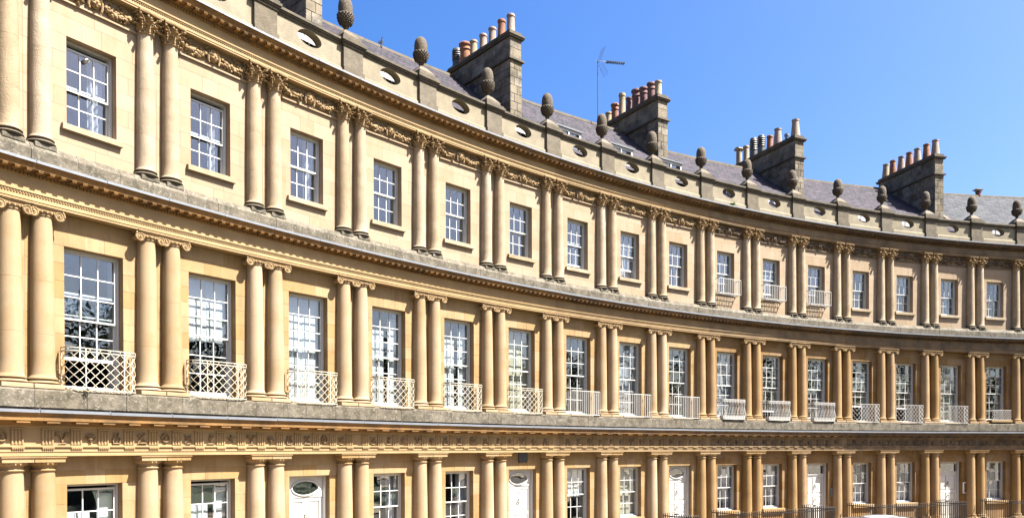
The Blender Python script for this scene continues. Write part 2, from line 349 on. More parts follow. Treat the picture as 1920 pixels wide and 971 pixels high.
def cap_corinth():
    mb = MB(); rnd = random.Random(3)
    mb.lathe([(.19, 10.37), (.212, 10.38), (.22, 10.395), (.212, 10.41), (.185, 10.42), (.185, 10.62), (.20, 10.74), (.235, 10.82)], 24)
    for i in range(8): leaf(mb, 2*pi*i/8+pi/8, .19, 10.415, .215, .14, .30)
    for i in range(8): leaf(mb, 2*pi*i/8, .195, 10.44, .33, .145, .34)
    for i in range(4):
        a = pi/4+i*pi/2
        # corner volutes
        for s in (-.12, .12):
            pts = []; rr = []
            for j in range(15):
                t = j/14; R = .21+.14*t; 
                pts.append((R*cos(a+s*(1-t)*2.2), R*sin(a+s*(1-t)*2.2), 10.66+.165*t**.8)); rr.append(.018)
            mb.tube(pts, rr, 6)
        c = Vector((.345*cos(a), .345*sin(a), 10.80)); d = Vector((cos(a), sin(a), 0)); 
        pts = [tuple(c+d*(.045*(1-q/14)*sin(q*.62)-.0)+Vector((0, 0, .045*(1-q/14)*cos(q*.62)))) for q in range(13)]
        mb.tube(pts, .02, 6); mb.blob(tuple(c), .03, 8, 5)
        b = i*pi/2
        for s in (-1, 1):
            c = Vector((.262*cos(b), .262*sin(b), 10.79)); tt = Vector((-sin(b), cos(b), 0))
            mb.tube([tuple(c+tt*s*(.03+.03*sin(q*.8)*(1-q/10))+Vector((0, 0, .035*(1-q/10)*cos(q*.8)))) for q in range(9)], .012, 5)
        mb.blob((.285*cos(b), .285*sin(b), 10.865), (.035, .035, .04), 8, 5)
    for i in range(46):
        a = rnd.uniform(0, 2*pi); z = rnd.uniform(10.47, 10.80); r = .215+.10*((z-10.45)/.35)**1.3+rnd.uniform(-.01, .02)
        mb.blob((r*cos(a), r*sin(a), z), (rnd.uniform(.016, .032), rnd.uniform(.016, .032), rnd.uniform(.018, .036)), 6, 4)
    # abacus with concave sides
    vs = []; N = 32
    for z in (10.84, 10.865, 10.895):
        e = .0 if z < 10.85 else .012
        for i in range(N):
            a = 2*pi*i/N; k_ = abs(cos(2*a)); R = (.30+e)+(.40-.30)*(1-k_)**1.6
            vs.append((R*cos(a), R*sin(a), z))
    fs = [tuple(range(N-1, -1, -1)), tuple(2*N+i for i in range(N))]
    for j in range(2):
        for i in range(N): q = (i+1) % N; fs.append((j*N+i, j*N+q, (j+1)*N+q, (j+1)*N+i))
    mb.add(vs, fs)
    return mb
SH = [cached(('sh', l), lambda l=l: col_shaft(l).mesh('column_shaft', ['colg', 'colg', 'colc'][l], 35)) for l in range(3)]
BA = [cached(('ba', l), lambda l=l: col_base(l).mesh('column_base', ['colg', 'colg', 'ped'][l], 35)) for l in range(3)]
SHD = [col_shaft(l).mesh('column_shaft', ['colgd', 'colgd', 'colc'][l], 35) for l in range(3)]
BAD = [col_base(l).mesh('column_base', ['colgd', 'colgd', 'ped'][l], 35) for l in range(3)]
PL = [cached(('pl', l), lambda l=l: col_plinth(l).mesh('plinth', ['colg', 'colg', 'grey'][l])) for l in range(3)]
CI = cap_ionic()
CP = [cap_doric().mesh('capital', 'gold', 40), MB().add([(x*1.12, y*1.04, 5.446+(z-5.446)*1.12) for x, y, z in CI.v], CI.f).mesh('capital', 'carve', 40), cap_corinth().mesh('capital', 'carve', 45)]
CAPN = ['doric_capital', 'ionic_capital', 'corinthian_capital']

# ------------------------------------------------------------ walls
LV = [dict(z0=GZ, z1=-.12, win=(.66, -3.06, -.80), mat='gold', yb=.21),
      dict(z0=1.37, z1=5.44, win=(.70, 1.47, 4.72), mat='gold', yb=.21),
      dict(z0=6.70, z1=10.92, win=(.59, 7.55, 9.60), mat='cream', yb=.21)]
J = .005; WY = .06; DXW = (-.03, -.02, -.05)
def courses(a, b, h):
    n = max(1, int(round((b-a)/h))); return [a+(b-a)*i/n for i in range(n+1)]
def wall_blocks(z0, z1, win, h=.42, dx=0.):
    hw, wz0, wz1 = win; H = BW/2; out = []
    zs = [(a, b, 0) for a, b in zip(courses(z0, wz0, h)[:-1], courses(z0, wz0, h)[1:])] if wz0-z0 > .1 else []
    c = courses(wz0, wz1, h); zs += [(a, b, 1) for a, b in zip(c[:-1], c[1:])]
    c = courses(wz1, z1, h); zs += [(a, b, 2) for a, b in zip(c[:-1], c[1:])]
    for i, (a, b, k) in enumerate(zs):
        if k == 1:
            s = .30 if i % 2 else .52
            xs = [(-H, dx-hw-s), (dx-hw-s, dx-hw), (dx+hw, dx+hw+s), (dx+hw+s, H)]
        elif k == 2 and (i == 0 or zs[i-1][2] == 1):
            xs = [(-H, dx-hw-.42), (dx-hw-.42, dx-.24), (dx-.24, dx+.24), (dx+.24, dx+hw+.42), (dx+hw+.42, H)]
        else:
            xs = [(-H, -.62), (-.62, .32), (.32, H)] if i % 2 else [(-H, -.95), (-.95, .02), (.02, 1.0), (1.0, H)]
        for x0, x1 in xs: out.append((x0, x1, a, b))
    return out
def block_mesh(w_, h_, d, mt):
    J, c = {'cream': (.003, .0015), 'chim': (.014, .008)}.get(mt, (.005, .004))
    return cached(('blk', round(w_, 3), round(h_, 3), d, mt), lambda: MB().chbox(-w_/2+J/2, w_/2-J/2, 0, d, -h_/2+J/2, h_/2-J/2, c).mesh('stone_block', mt))

# ------------------------------------------------------------ windows (bay frame)
def sash_mesh(hw, h, cols, rows, top, bot, mt='white'):
    def f():
        mb = MB(); st = .045; b = .026; d = .038
        mb.box(-hw, -hw+st, 0, d, 0, h); mb.box(hw-st, hw, 0, d, 0, h)
        mb.box(-hw+st, hw-st, .001, d-.001, 0, bot); mb.box(-hw+st, hw-st, .001, d-.001, h-top, h)
        return mb.mesh('sash', mt)
    return cached(('sash', hw, h, top, bot, mt), f)
def bars_mesh(hw, h, cols, rows, top, bot, mt='white'):
    def f():
        mb = MB(); st = .045; b = .026
        for i in range(1, cols):
            x = -hw+st+(2*hw-2*st)*i/cols; mb.box(x-b/2, x+b/2, .003, .033, bot, h-top)
        for j in range(1, rows):
            z = bot+(h-top-bot)*j/rows; mb.box(-hw+st, hw-st, .005, .031, z-b/2, z+b/2)
        return mb.mesh('glazing_bars', mt)
    return cached(('bars', hw, h, cols, rows, top, bot, mt), f)
def pane_mesh(w_, h_):
    return cached(('pane', round(w_, 3), round(h_, 3)), lambda: MB().box(-w_/2, w_/2, 0, .003, -h_/2, h_/2).mesh('glass_pane', 'glass'))
def sash(win, W, y, hw, z, h, cols, rows, top, bot):
    Ws = W @ Matrix.Translation((0, y, z))
    s = put('sash', sash_mesh(hw, h, cols, rows, top, bot), win, Ws)
    put('glazing_bars', bars_mesh(hw, h, cols, rows, top, bot), win, Ws)
    pw = (2*hw-.09)/cols; ph = (h-top-bot)/rows
    for i in range(cols):
        for j in range(rows):
            cx = -hw+.045+pw*(i+.5); cz = bot+ph*(j+.5)
            put('glass_pane', pane_mesh(pw-.004, ph-.004), win, Ws @ Matrix.Translation((cx, .018, cz)) @ Matrix.Rotation(radians(random.gauss(0, .5)), 4, 'Z') @ Matrix.Rotation(radians(random.gauss(0, .5)), 4, 'X'))
def window(house, W, hw, z0, z1, rows=(2, 2), raise_=0., drop=0., style='plain', cols=3):
    y = .26
    win = put('sash_window', cached(('wf', hw, round(z0, 3), round(z1, 3)), lambda: (MB()
        .box(-hw, -hw+.05, y, y+.16, z0, z1).box(hw-.05, hw, y, y+.16, z0, z1).box(-hw+.05, hw-.05, y, y+.16, z1-.05, z1).box(-hw+.05, hw-.05, y-.03, y+.16, z0, z0+.04)
        .box(-hw+.05, -hw+.068, y+.075, y+.085, z0+.04, z1-.05).box(hw-.068, hw-.05, y+.075, y+.085, z0+.04, z1-.05)).mesh('sash_window', 'white')), house, W)
    ihw = hw-.055; H = z1-z0-.09; r = rows[0]+rows[1]; hu = H*rows[0]/r+.02; hl = H*rows[1]/r+.02
    sash(win, W, y+.03, ihw, z1-.05-hu-drop, hu, cols, rows[0], .05, .042)
    sash(win, W, y+.095, ihw, z0+.04+raise_, hl, cols, rows[1], .042, .075)
    # panelled inner reveals, folded shutters
    D0 = y+.165; D1 = D0+.30
    mb = MB()
    for s in (-1, 1):
        a, b = sorted((s*(hw-.03), s*(hw+.02))); mb.box(a, b, D0, D1, z0+.02, z1-.02)
        for za, zb in ((z0+.1, z0+(z1-z0)*.46), (z0+(z1-z0)*.50, z1-.1)):
            a2, b2 = sorted((s*(hw-.045), s*(hw-.031))); mb.box(a2, b2, D0+.05, D1-.05, za, zb)
    part('shutter_case', mb, 'shut', win, W)
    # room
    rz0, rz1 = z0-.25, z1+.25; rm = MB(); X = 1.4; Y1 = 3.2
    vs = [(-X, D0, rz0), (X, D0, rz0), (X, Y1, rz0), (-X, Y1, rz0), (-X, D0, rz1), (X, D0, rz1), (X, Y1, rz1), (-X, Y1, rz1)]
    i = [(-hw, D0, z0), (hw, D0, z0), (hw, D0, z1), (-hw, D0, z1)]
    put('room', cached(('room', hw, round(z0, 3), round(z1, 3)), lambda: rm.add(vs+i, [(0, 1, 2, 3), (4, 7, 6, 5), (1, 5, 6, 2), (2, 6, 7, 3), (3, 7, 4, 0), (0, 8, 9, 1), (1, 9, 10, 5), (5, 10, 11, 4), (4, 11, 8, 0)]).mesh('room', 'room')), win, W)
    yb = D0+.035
    def panel_shutter(x0, x1, za, zb, mt='shut', yy=yb):
        mb = MB(); n = 2 if x1-x0 > .6 else 1; w_ = (x1-x0)/n
        for q in range(n):
            a = x0+q*w_; mb.box(a+.004, a+w_-.004, yy, yy+.03, za, zb)
            k_ = 3 if zb-za > 1.5 else 2; hh = (zb-za)/k_
            for t in range(k_): mb.frus(w_/2-.07, .006, w_/2-.09, .012, 0, .001) if False else mb.box(a+.07, a+w_-.07, yy-.012, yy, za+t*hh+.07, za+(t+1)*hh-.07)
        part('shutter', mb, mt, win, W)
    def curtain(x0, x1, za, zb, mt='curt', amp=.035, yy=yb+.06, gather=0.):
        mb = MB(); n = 40; vs = []; fs = []
        for j, z in enumerate((za, (za+zb)/2, zb)):
            g = 1-gather*(1-abs(j-1)) if j == 1 else 1
            for q in range(n+1):
                t = q/n; x = x0+(x1-x0)*t*g; vs.append((x, yy+amp*sin(t*n*.55+j*.2)+.01*sin(t*31), z))
        m0 = len(vs); vs += [(x, y_+.006, z) for x, y_, z in vs]
        for j in range(2):
            for q in range(n):
                a = j*(n+1)+q; fs += [(a, a+1, a+n+2, a+n+1), (m0+a, m0+a+n+1, m0+a+n+2, m0+a+1)]
        mb.add(vs, fs); part('curtain', mb, mt, win, W, smooth=60)
    if style == 'shutters': panel_shutter(-hw+.01, hw-.05, z0+.03, z1-.05)
    elif style == 'upper_shutters': panel_shutter(-hw+.01, hw-.05, z0+(z1-z0)*.46, z1-.05)
    elif style == 'half_shutters': panel_shutter(-hw+.01, hw*.1, z0+.03, z1-.7); panel_shutter(hw*.35, hw-.05, z0+.03, z1-.25)
    elif style == 'cream_blind': panel_shutter(-hw+.01, hw-.05, z0+.03, z1-.08, 'creamshut', yb+.05)
    elif style == 'curtain_right': curtain(hw*.2, hw*.95, z0+.05, z1-.05)
    elif style == 'curtain_both': curtain(-hw*.95, -hw*.55, z0+.05, z1-.05); curtain(hw*.3, hw*.95, z0+.05, z1-.05)
    elif style == 'net': curtain(-hw*.95, hw*.95, z0+.05, z1-.05, amp=.02)
    elif style == 'blind_top': panel_shutter(-hw+.01, hw-.02, z1-.5, z1-.05, 'creamshut', yb)
    elif style == 'lower_net': curtain(-hw*.95, hw*.95, z0+.05, z0+(z1-z0)*.5, amp=.02)
    return win

# ------------------------------------------------------------ window guards
def plan(kind, xw, yf, yb, r=.28):
    if kind == 'rect': return [(-xw, yb), (-xw, yf), (xw, yf), (xw, yb)]
    pts = [(-xw, yb)]
    for i in range(7): a = pi/2*i/6; pts.append((-xw+r-r*cos(a), yf+r-r*sin(a)))
    for i in range(7): a = pi/2*i/6; pts.append((xw-r+r*sin(a), yf+r-r*cos(a)))
    pts.append((xw, yb)); return pts
def along(pts):
    L = [0]
    for a, b in zip(pts, pts[1:]): L.append(L[-1]+math.dist(a, b))
    def f(s):
        s = min(max(s, 0), L[-1])
        for i in range(len(L)-1):
            if s <= L[i+1]+1e-9:
                t = (s-L[i])/(L[i+1]-L[i]); a, b = pts[i], pts[i+1]
                d = Vector((b[0]-a[0], b[1]-a[1], 0)).normalized()
                return Vector((a[0]+(b[0]-a[0])*t, a[1]+(b[1]-a[1])*t, 0)), Vector((-d.y, d.x, 0))
    return f, L[-1]
def guard(house, W, kind, paint='cream_paint'):
    if kind == 'hanging': W = W @ Matrix.Translation((-.20, .08, 0))
    g = put('window_guard', None, house, W)
    if kind in ('lattice', 'lattice_flat'):
        z0, z1 = 1.40, 2.36; pts = plan('round', .84, -.36, -.02, .24 if kind == 'lattice' else .10); f, T = along(pts)
        rl = MB()
        zz = (z1, z1-.075, z0) if kind == 'lattice' else (z1, z0)
        for z in zz:
            n = 60; rl = MB()
            for i in range(n):
                a, na = f(T*i/n); b, nb = f(T*(i+1)/n); rl.bar(a+Vector((0, 0, z)), b+Vector((0, 0, z)), .020, .022, na)
            part('guard_rail', rl, paint, g)
        zt = z1-.075 if kind == 'lattice' else z1
        nx = 9 if kind == 'lattice' else 10; s = T/nx; H = zt-z0; nz = max(1, round(H/(s*.95))); hz = H/nz; lt = MB()
        for i in range(-nz, nx+nz+1):
            for sg in (1, -1):
                prev = None
                for q in range(nz*2+1):
                    ss = (i+sg*q/2)*s; z = z0+hz*q/2
                    if -1e-6 <= ss <= T+1e-6:
                        p, n_ = f(ss); p = p+Vector((0, 0, z))
                        if prev is not None: lt.bar(prev, p, .0135, .009, n_)
                        prev = p
                    else: prev = None
        part('lattice_bars', lt, paint, g, kind='stuff')
        if kind == 'lattice':
            st = MB()
            for i in range(nx+1):
                if True:
                    p, n_ = f(s*i); st.blob(p+Vector((0, 0, z1-.037)), .017, 6, 4)
            part('rail_stud', st, paint, g, kind='stuff')
        pm = cached(('gpost', paint), lambda: MB().box(-.012, .012, -.012, .012, z0, z1).mesh('guard_post', paint))
        for x, y in ((-.84, -.02), (.84, -.02), tuple(f(.62)[0])[:2], tuple(f(T-.62)[0])[:2]): put('guard_post', pm, g, W @ Matrix.Translation((x, y, 0)))
    elif kind == 'bars':
        z0, z1 = 1.39, 2.40; f, T = along(plan('rect', .82, -.36, -.02)); rl = MB()
        for z in (z0+.03, z1):
            rl = MB()
            for a, b in (((-.82, -.02), (-.82, -.36)), ((-.82, -.36), (.82, -.36)), ((.82, -.36), (.82, -.02))):
                rl.bar(Vector((*a, z)), Vector((*b, z)), .022, .028, (0, 0, 1))
            part('guard_rail', rl, 'wiron', g)
        me = cached('gbar', lambda: MB().box(-.009, .009, -.009, .009, z0+.03, z1).mesh('guard_bar', 'wiron'))
        n = int(T/.115)
        for i in range(n+1):
            p, n_ = f(T*i/n); put('guard_bar', me, g, W @ Matrix.Translation(p))
    elif kind == 'scroll':
        z0, z1 = 1.42, 2.37; f, T = along(plan('round', .82, -.38, -.02, .16)); rl = MB()
        for z in (z0, z1):
            n = 40; rl = MB()
            for i in range(n):
                a, na = f(T*i/n); b, nb = f(T*(i+1)/n); rl.bar(a+Vector((0, 0, z)), b+Vector((0, 0, z)), .026, .03, na)
            part('guard_rail', rl, 'wiron', g)
        def sb():
            mb = MB()
            pts = [(0, -.0, z0), (0, -.05, z0+.15), (0, -.035, z0+.36), (0, .02, z0+.60), (0, -.01, z0+.77), (0, 0, z1)]
            mb.tube(pts, .011, 5); mb.blob((0, -.035, z0+.27), (.026, .026, .035), 6, 4)
            mb.tube([(.045*cos(a*pi/5), 0, z1-.075+.045*sin(a*pi/5)) for a in range(11)], .010, 5); mb.blob((0, 0, z1-.075), .02, 6, 4)
            return mb.mesh('scroll_bar', 'wiron')
        me = cached('scrollbar', sb); n = 21
        for i in range(n+1):
            p, n_ = f(T*i/n); an = math.atan2(n_.y, n_.x)-pi/2
            put('scroll_bar', me, g, W @ Matrix.Translation(p) @ Matrix.Rotation(an, 4, 'Z'))
        tr = MB(); tr.box(-.72, .74, -.365, -.12, 1.39, 1.43); tr.box(-.72, .74, -.365, -.35, 1.43, 1.60); tr.box(-.72, .74, -.135, -.12, 1.43, 1.60); tr.box(-.72, -.705, -.35, -.135, 1.43, 1.6); tr.box(.725, .74, -.35, -.135, 1.43, 1.6)
        part('planter_trough', tr, 'wiron', g)
    elif kind == 'sill':
        z0, z1 = 1.60, 2.16; f, T = along(plan('rect', .66, -.30, .05)); rl = MB()
        for z in (z0, z1):
            rl = MB()
            for a, b in (((-.66, .05), (-.66, -.30)), ((-.66, -.30), (.66, -.30)), ((.66, -.30), (.66, .05))): rl.bar(Vector((*a, z)), Vector((*b, z)), .022, .026, (0, 0, 1))
            part('guard_rail', rl, 'wiron', g)
        lt = MB(); n = 8; s = 1.32/n; hz = (z1-z0)/3
        for i in range(-3, n+1):
            for sg in (1, -1):
                prev = None
                for q in range(7):
                    x = -.66+(i+(q/2 if sg > 0 else 3-q/2))*s; z = z0+hz*q/2
                    if -.6601 <= x <= .6601:
                        p = Vector((x, -.30, z)); 
                        if prev is not None: lt.bar(prev, p, .015, .010)
                        prev = p
                    else: prev = None
        part('lattice_bars', lt, 'wiron', g, kind='stuff')
        part('guard_sill', MB().box(-.72, .72, -.34, .08, 1.47, 1.585), 'gold', g)
    elif kind == 'hanging':
        z0, z1 = 7.50, 8.20; rl = MB()
        for z in (z1, z0):
            rl = MB()
            for a, b in (((-.70, .05), (-.70, -.38)), ((-.70, -.38), (.74, -.38)), ((.74, -.38), (.74, .05))): rl.bar(Vector((*a, z)), Vector((*b, z)), .026, .026, (0, 0, 1))
            if z == z1: part('guard_rail', rl, paint, g)
        for y in (-.27, -.16, -.05): rl.bar((-.70, y, z0), (.74, y, z0), .018, .018, (0, 0, 1))
        for x in (-.4, -.18, .04, .26, .48): rl.bar((x, -.38, z0-.012), (x, .05, z0-.012), .018, .018, (0, 0, 1))
        for x in (-.62, .66): rl.tube([(x, -.36, z0), (x, -.16, z0-.07), (x, .05, z0-.22)], .012, 5)
        part('guard_rail', rl, paint, g)
        me = cached('hbar', lambda: MB().box(-.009, .009, -.009, .009, z0, z1).mesh('guard_bar', 'wiron'))
        for i in range(13): put('guard_bar', me, g, W @ Matrix.Translation((-.70+1.44*i/12, -.38, 0)))
        for x in (-.70, .74):
            for y in (-.24, -.10): put('guard_bar', me, g, W @ Matrix.Translation((x, y, 0)))

# ------------------------------------------------------------ door
def text_mb(s, size):
    cu = bpy.data.curves.new('t', 'FONT'); cu.body = s; cu.size = size; cu.align_x = 'CENTER'; cu.extrude = .002
    o = bpy.data.objects.new('t', cu); C.objects.link(o); dg = bpy.context.evaluated_depsgraph_get()
    me = bpy.data.meshes.new_from_object(o.evaluated_get(dg)); bpy.data.objects.remove(o)
    mb = MB(); mb.add([(v.co.x, -v.co.z, v.co.y) for v in me.vertices], [tuple(p.vertices) for p in me.polygons]); return mb
def ring_ellipse(mb, cx, cz, a, b, y0, y1, t, n=40):
    vs = []; fs = []
    for (ra, rb, y) in ((a, b, y0), (a+t, b+t, y0), (a+t, b+t, y1), (a, b, y1)):
        for i in range(n): q = 2*pi*i/n; vs.append((cx+ra*cos(q), y, cz+rb*sin(q)))
    for j in range(4):
        jj = (j+1) % 4
        for i in range(n): q = (i+1) % n; fs.append((j*n+i, j*n+q, jj*n+q, jj*n+i))
    mb.add(vs, fs)
def plate_oval(x0, x1, z0, z1, cx, cz, a, b, y0, y1, n=48):
    mb = MB(); vs = []; fs = []
    for y in (y0, y1):
        for i in range(n): q = 2*pi*i/n; vs.append((cx+a*cos(q), y, cz+b*sin(q)))
        for i in range(n):
            q = 2*pi*i/n; c, s = cos(q), sin(q)
            k_ = min(((x1-cx) if c > 0 else (cx-x0))/max(abs(c), 1e-6), ((z1-cz) if s > 0 else (cz-z0))/max(abs(s), 1e-6))
            vs.append((cx+c*k_, y, cz+s*k_))
    # snap nearest outer verts to the corners
    for base in (n, 3*n):
        for X in (x0, x1):
            for Z in (z0, z1):
                j = min(range(n), key=lambda i: (vs[base+i][0]-X)**2+(vs[base+i][2]-Z)**2); vs[base+j] = (X, vs[base+j][1], Z)
    for i in range(n):
        q = (i+1) % n
        fs += [(i, q, n+q, n+i), (2*n+i, 3*n+i, 3*n+q, 2*n+q), (i, 2*n+i, 2*n+q, q), (n+i, n+q, 3*n+q, 3*n+i)]
    return mb.add(vs, fs)
def door(house, W, oval, num, knock):
    hw, z1 = .73, -.80; zb = GZ+.02; y = .27
    d = put('door', None, house, W)
    fr = MB(); fr.box(-hw, -hw+.09, y, y+.2, zb, z1); fr.box(hw-.09, hw, y, y+.2, zb, z1); fr.box(hw-.085, hw-.005, y-.04, y-.001, zb, z1-.005).box(-hw+.005, -hw+.085, y-.04, y-.001, zb, z1-.005)
    part('door_frame', fr, 'white', d)
    lx = hw-.09
    if oval:
        part('fanlight_panel', plate_oval(-lx, lx, -1.47, z1, 0, -1.18, .47, .21, y+.04, y+.09), 'white', d)
        rg = MB(); ring_ellipse(rg, 0, -1.18, .47, .21, y+.01, y+.05, .035); part('fanlight_rim', rg, 'white', d, smooth=40)
        part('fanlight_glass', MB().box(-.5, .5, y+.065, y+.068, -1.42, -.95), 'glass', d)
        zt = -1.475
    else:
        p = MB(); p.box(-lx, lx, y+.04, y+.09, -.93, z1-.002); p.box(-lx, lx, y+.02, y+.10, -1.43, -1.36); part('fanlight_panel', p, 'white', d)
        part('fanlight_glass', MB().box(-lx, lx, y+.065, y+.068, -1.36, -.93), 'glass', d); zt = -1.435
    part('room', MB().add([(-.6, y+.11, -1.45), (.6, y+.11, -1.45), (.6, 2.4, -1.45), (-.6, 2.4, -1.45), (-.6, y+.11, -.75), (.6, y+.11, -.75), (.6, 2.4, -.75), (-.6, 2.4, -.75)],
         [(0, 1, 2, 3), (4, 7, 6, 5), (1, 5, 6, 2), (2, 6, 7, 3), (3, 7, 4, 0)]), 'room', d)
    lf = MB(); yl = y+.06
    H = zt-zb; st = .11; cs = .085
    lf.box(-lx+.002, lx-.002, yl+.034, yl+.065, zb, zt)
    for x0, x1 in ((-lx+.002, -lx+st), (-cs, cs), (lx-st, lx-.002)): lf.box(x0, x1, yl, yl+.0345, zb, zt)
    rows = [(zt-.12, zt-.98), (zt-1.14, zt-1.58), (zt-1.72, zt-2.42)]
    rails = [(zt, rows[0][0]), (rows[0][1], rows[1][0]), (rows[1][1], rows[2][0]), (rows[2][1], zb)]
    for a, b in rails:
        for x0, x1 in ((-lx+st, -cs), (cs, lx-st)): lf.box(x0, x1, yl+.001, yl+.0345, b, a)
    part('door_leaf', lf, 'white', d)
    for a, b in rows:
        for x0, x1 in ((-lx+st, -cs), (cs, lx-st)):
            w2, h2 = (x1-x0)/2-.02, (a-b)/2-.02
            T = Matrix.Translation(((x0+x1)/2, yl+.034, (a+b)/2)) @ Matrix.Rotation(pi/2, 4, 'X')
            part('door_panel', MB().frus(w2, h2, w2-.045, h2-.045, 0, .026, T), 'white', d)
    kb = MB(); kz = zt-.62
    kb.blob((0, yl-.02, kz+.09), (.03, .02, .035), 8, 5); kb.tube([(.05*sin(q*2*pi/12), yl-.03, kz+.05*cos(q*2*pi/12)) for q in range(13)], .011, 6); kb.blob((0, yl-.03, kz-.055), (.022, .018, .025), 8, 5)
    part('knocker', kb, knock, d, smooth=60)
    part('letter_flap', MB().box(-.11, .11, yl-.012, yl-.001, zt-1.65, zt-1.585), 'brass', d)
    part('door_knob', MB().blob((0, yl-.04, zt-1.30), .035, 10, 6), 'brass', d, smooth=60)
    if num: part('door_number', text_mb(num, .11), 'black', d, W @ Matrix.Translation((0, yl-.004, zt-.30)))
    st_ = MB(); st_.box(-.75, .75, -.05, y+.2, GZ-.01, GZ+.018); part('door_step', st_, 'pave', d)

# ------------------------------------------------------------ carved relief
def festoon(seed):
    rnd = random.Random(seed); gs = []; m_ = MB()
    z0, z1 = 10.44, 10.88
    # face mask in the middle
    c = (0, .10, 10.64)
    m_.blob(c, (.105, .10, .14), 14, 10); m_.blob((0, .005, 10.63), (.022, .035, .05), 8, 5)
    for s in (-1, 1):
        m_.blob((s*.045, .018, 10.665), (.026, .018, .016), 8, 5); m_.blob((s*.05, .03, 10.60), (.035, .03, .03), 8, 5)
        m_.tube([(s*.02, .015, 10.70), (s*.05, .012, 10.705), (s*.08, .04, 10.69)], .012, 5)
        m_.tube([(s*.09, .06, 10.74), (s*.13, .08, 10.66), (s*.14, .09, 10.56), (s*.12, .08, 10.47)], [.035, .035, .028, .02], 6)
        m_.tube([(s*.04, .05, 10.78), (s*.10, .07, 10.76), (s*.15, .1, 10.70)], .03, 6)
    m_.blob((0, .01, 10.575), (.035, .02, .012), 8, 5); m_.blob((0, .02, 10.545), (.03, .02, .02), 8, 5)
    for i in range(7): m_.blob(((i-3)*.03, .05, 10.77+.015*cos(i-3)), .024, 6, 4)
    # garlands each side
    for s in (-1, 1):
        g = MB(); gs.append(g)
        for i in range(120):
            t = rnd.random(); x = s*(.20+t*.62); zc = 10.60+.10*(t-.45)**2*4-.02; sp = .13*(1-abs(t-.5)*.9)
            z = zc+rnd.uniform(-sp, sp); z = min(max(z, z0), z1); r = rnd.uniform(.022, .045)
            yy = .20-.13*(1-((z-zc)/max(sp, .01))**2*.6)*rnd.uniform(.6, 1.1)
            g.blob((x, yy, z), (r, r*.8, r*rnd.uniform(.7, 1.3)), 6, 4)
        for i in range(16):
            x = s*(.18+rnd.random()*.68); z = rnd.uniform(z0+.04, z1-.06); a = rnd.uniform(0, 2*pi); l = rnd.uniform(.06, .13)
            g.tube([(x, .14, z), (x+.5*l*cos(a), .075, z+.5*l*sin(a)), (x+l*cos(a+.5), .12, z+l*sin(a+.5))], [.012, .028, .008], 5)
        # curling ribbon
        g.tube([(s*(.55+.12*cos(q*.7)*(1-q/16)), .10, 10.74+.10*sin(q*.7)*(1-q/16)) for q in range(14)], .016, 5)
    return gs, m_
def metope(i):
    mb = MB(); rnd = random.Random(40+i); y = .0
    def T(pts, r): mb.tube([(x, -.02, z) for x, z in pts], r, 5)
    k = i % 8
    if k == 0:
        for s in (-1, 1): T([(s*.0, -.12), (s*.02, .0), (s*.06, .08), (s*.11, .09), (s*.13, .03)], [.012, .018, .03, .03, .012]); T([(0, -.12), (s*.08, -.13)], .014)
    elif k == 1: T([(-.09, -.13), (-.03, -.02), (.02, .03), (.08, .11)], [.015, .025, .03, .015]); mb.blob((-.06, -.02, .06), (.05, .03, .035), 7, 4); T([(.02, -.03), (.09, -.05)], .014); mb.blob((.03, -.02, -.11), (.1, .045, .02), 8, 4)
    elif k == 2:
        for j in range(11): a = rnd.uniform(0, 2*pi); r = rnd.uniform(0, .09); mb.blob((r*cos(a), -.02, .02+r*sin(a)), rnd.uniform(.02, .035), 6, 4)
        mb.blob((.01, -.02, -.12), (.11, .045, .02), 8, 4)
    elif k == 3: mb.blob((0, -.015, .05), (.10, .03, .035), 8, 4); mb.blob((0, -.02, -.01), (.06, .04, .06), 8, 5); T([(-.02, -.12), (.03, -.09), (.0, -.05)], .016); T([(-.11, .02), (-.08, -.04)], .012); T([(.11, .02), (.08, -.04)], .012)
    elif k == 4:
        mb.tube([(.09*cos(q*pi/8), -.02, .02+.10*sin(q*pi/8)) for q in range(17)], .018, 5); mb.blob((0, -.02, .02), .035, 7, 4)
    elif k == 5:
        for q in range(5): a = pi/2+q*2*pi/5; T([(0, .01), (.11*cos(a), .01+.11*sin(a))], [.03, .01])
    elif k == 6: T([(-.07, -.12), (-.08, .0), (-.03, .03), (-.05, .11)], .018); T([(.07, -.12), (.08, .0), (.03, .03), (.05, .11)], .018); T([(-.06, -.12), (.06, -.12)], .018); T([(0, -.1), (0, .08)], .008)
    else: T([(-.10, .08), (-.03, .0), (.03, .02), (.1, -.07)], [.01, .03, .03, .01]); T([(-.09, -.09), (.0, -.01), (.07, .09)], [.012, .024, .012]); mb.blob((0, -.02, -.12), (.07, .04, .02), 7, 4)
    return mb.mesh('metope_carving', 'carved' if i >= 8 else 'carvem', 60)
METO = [metope(i) for i in range(16)]

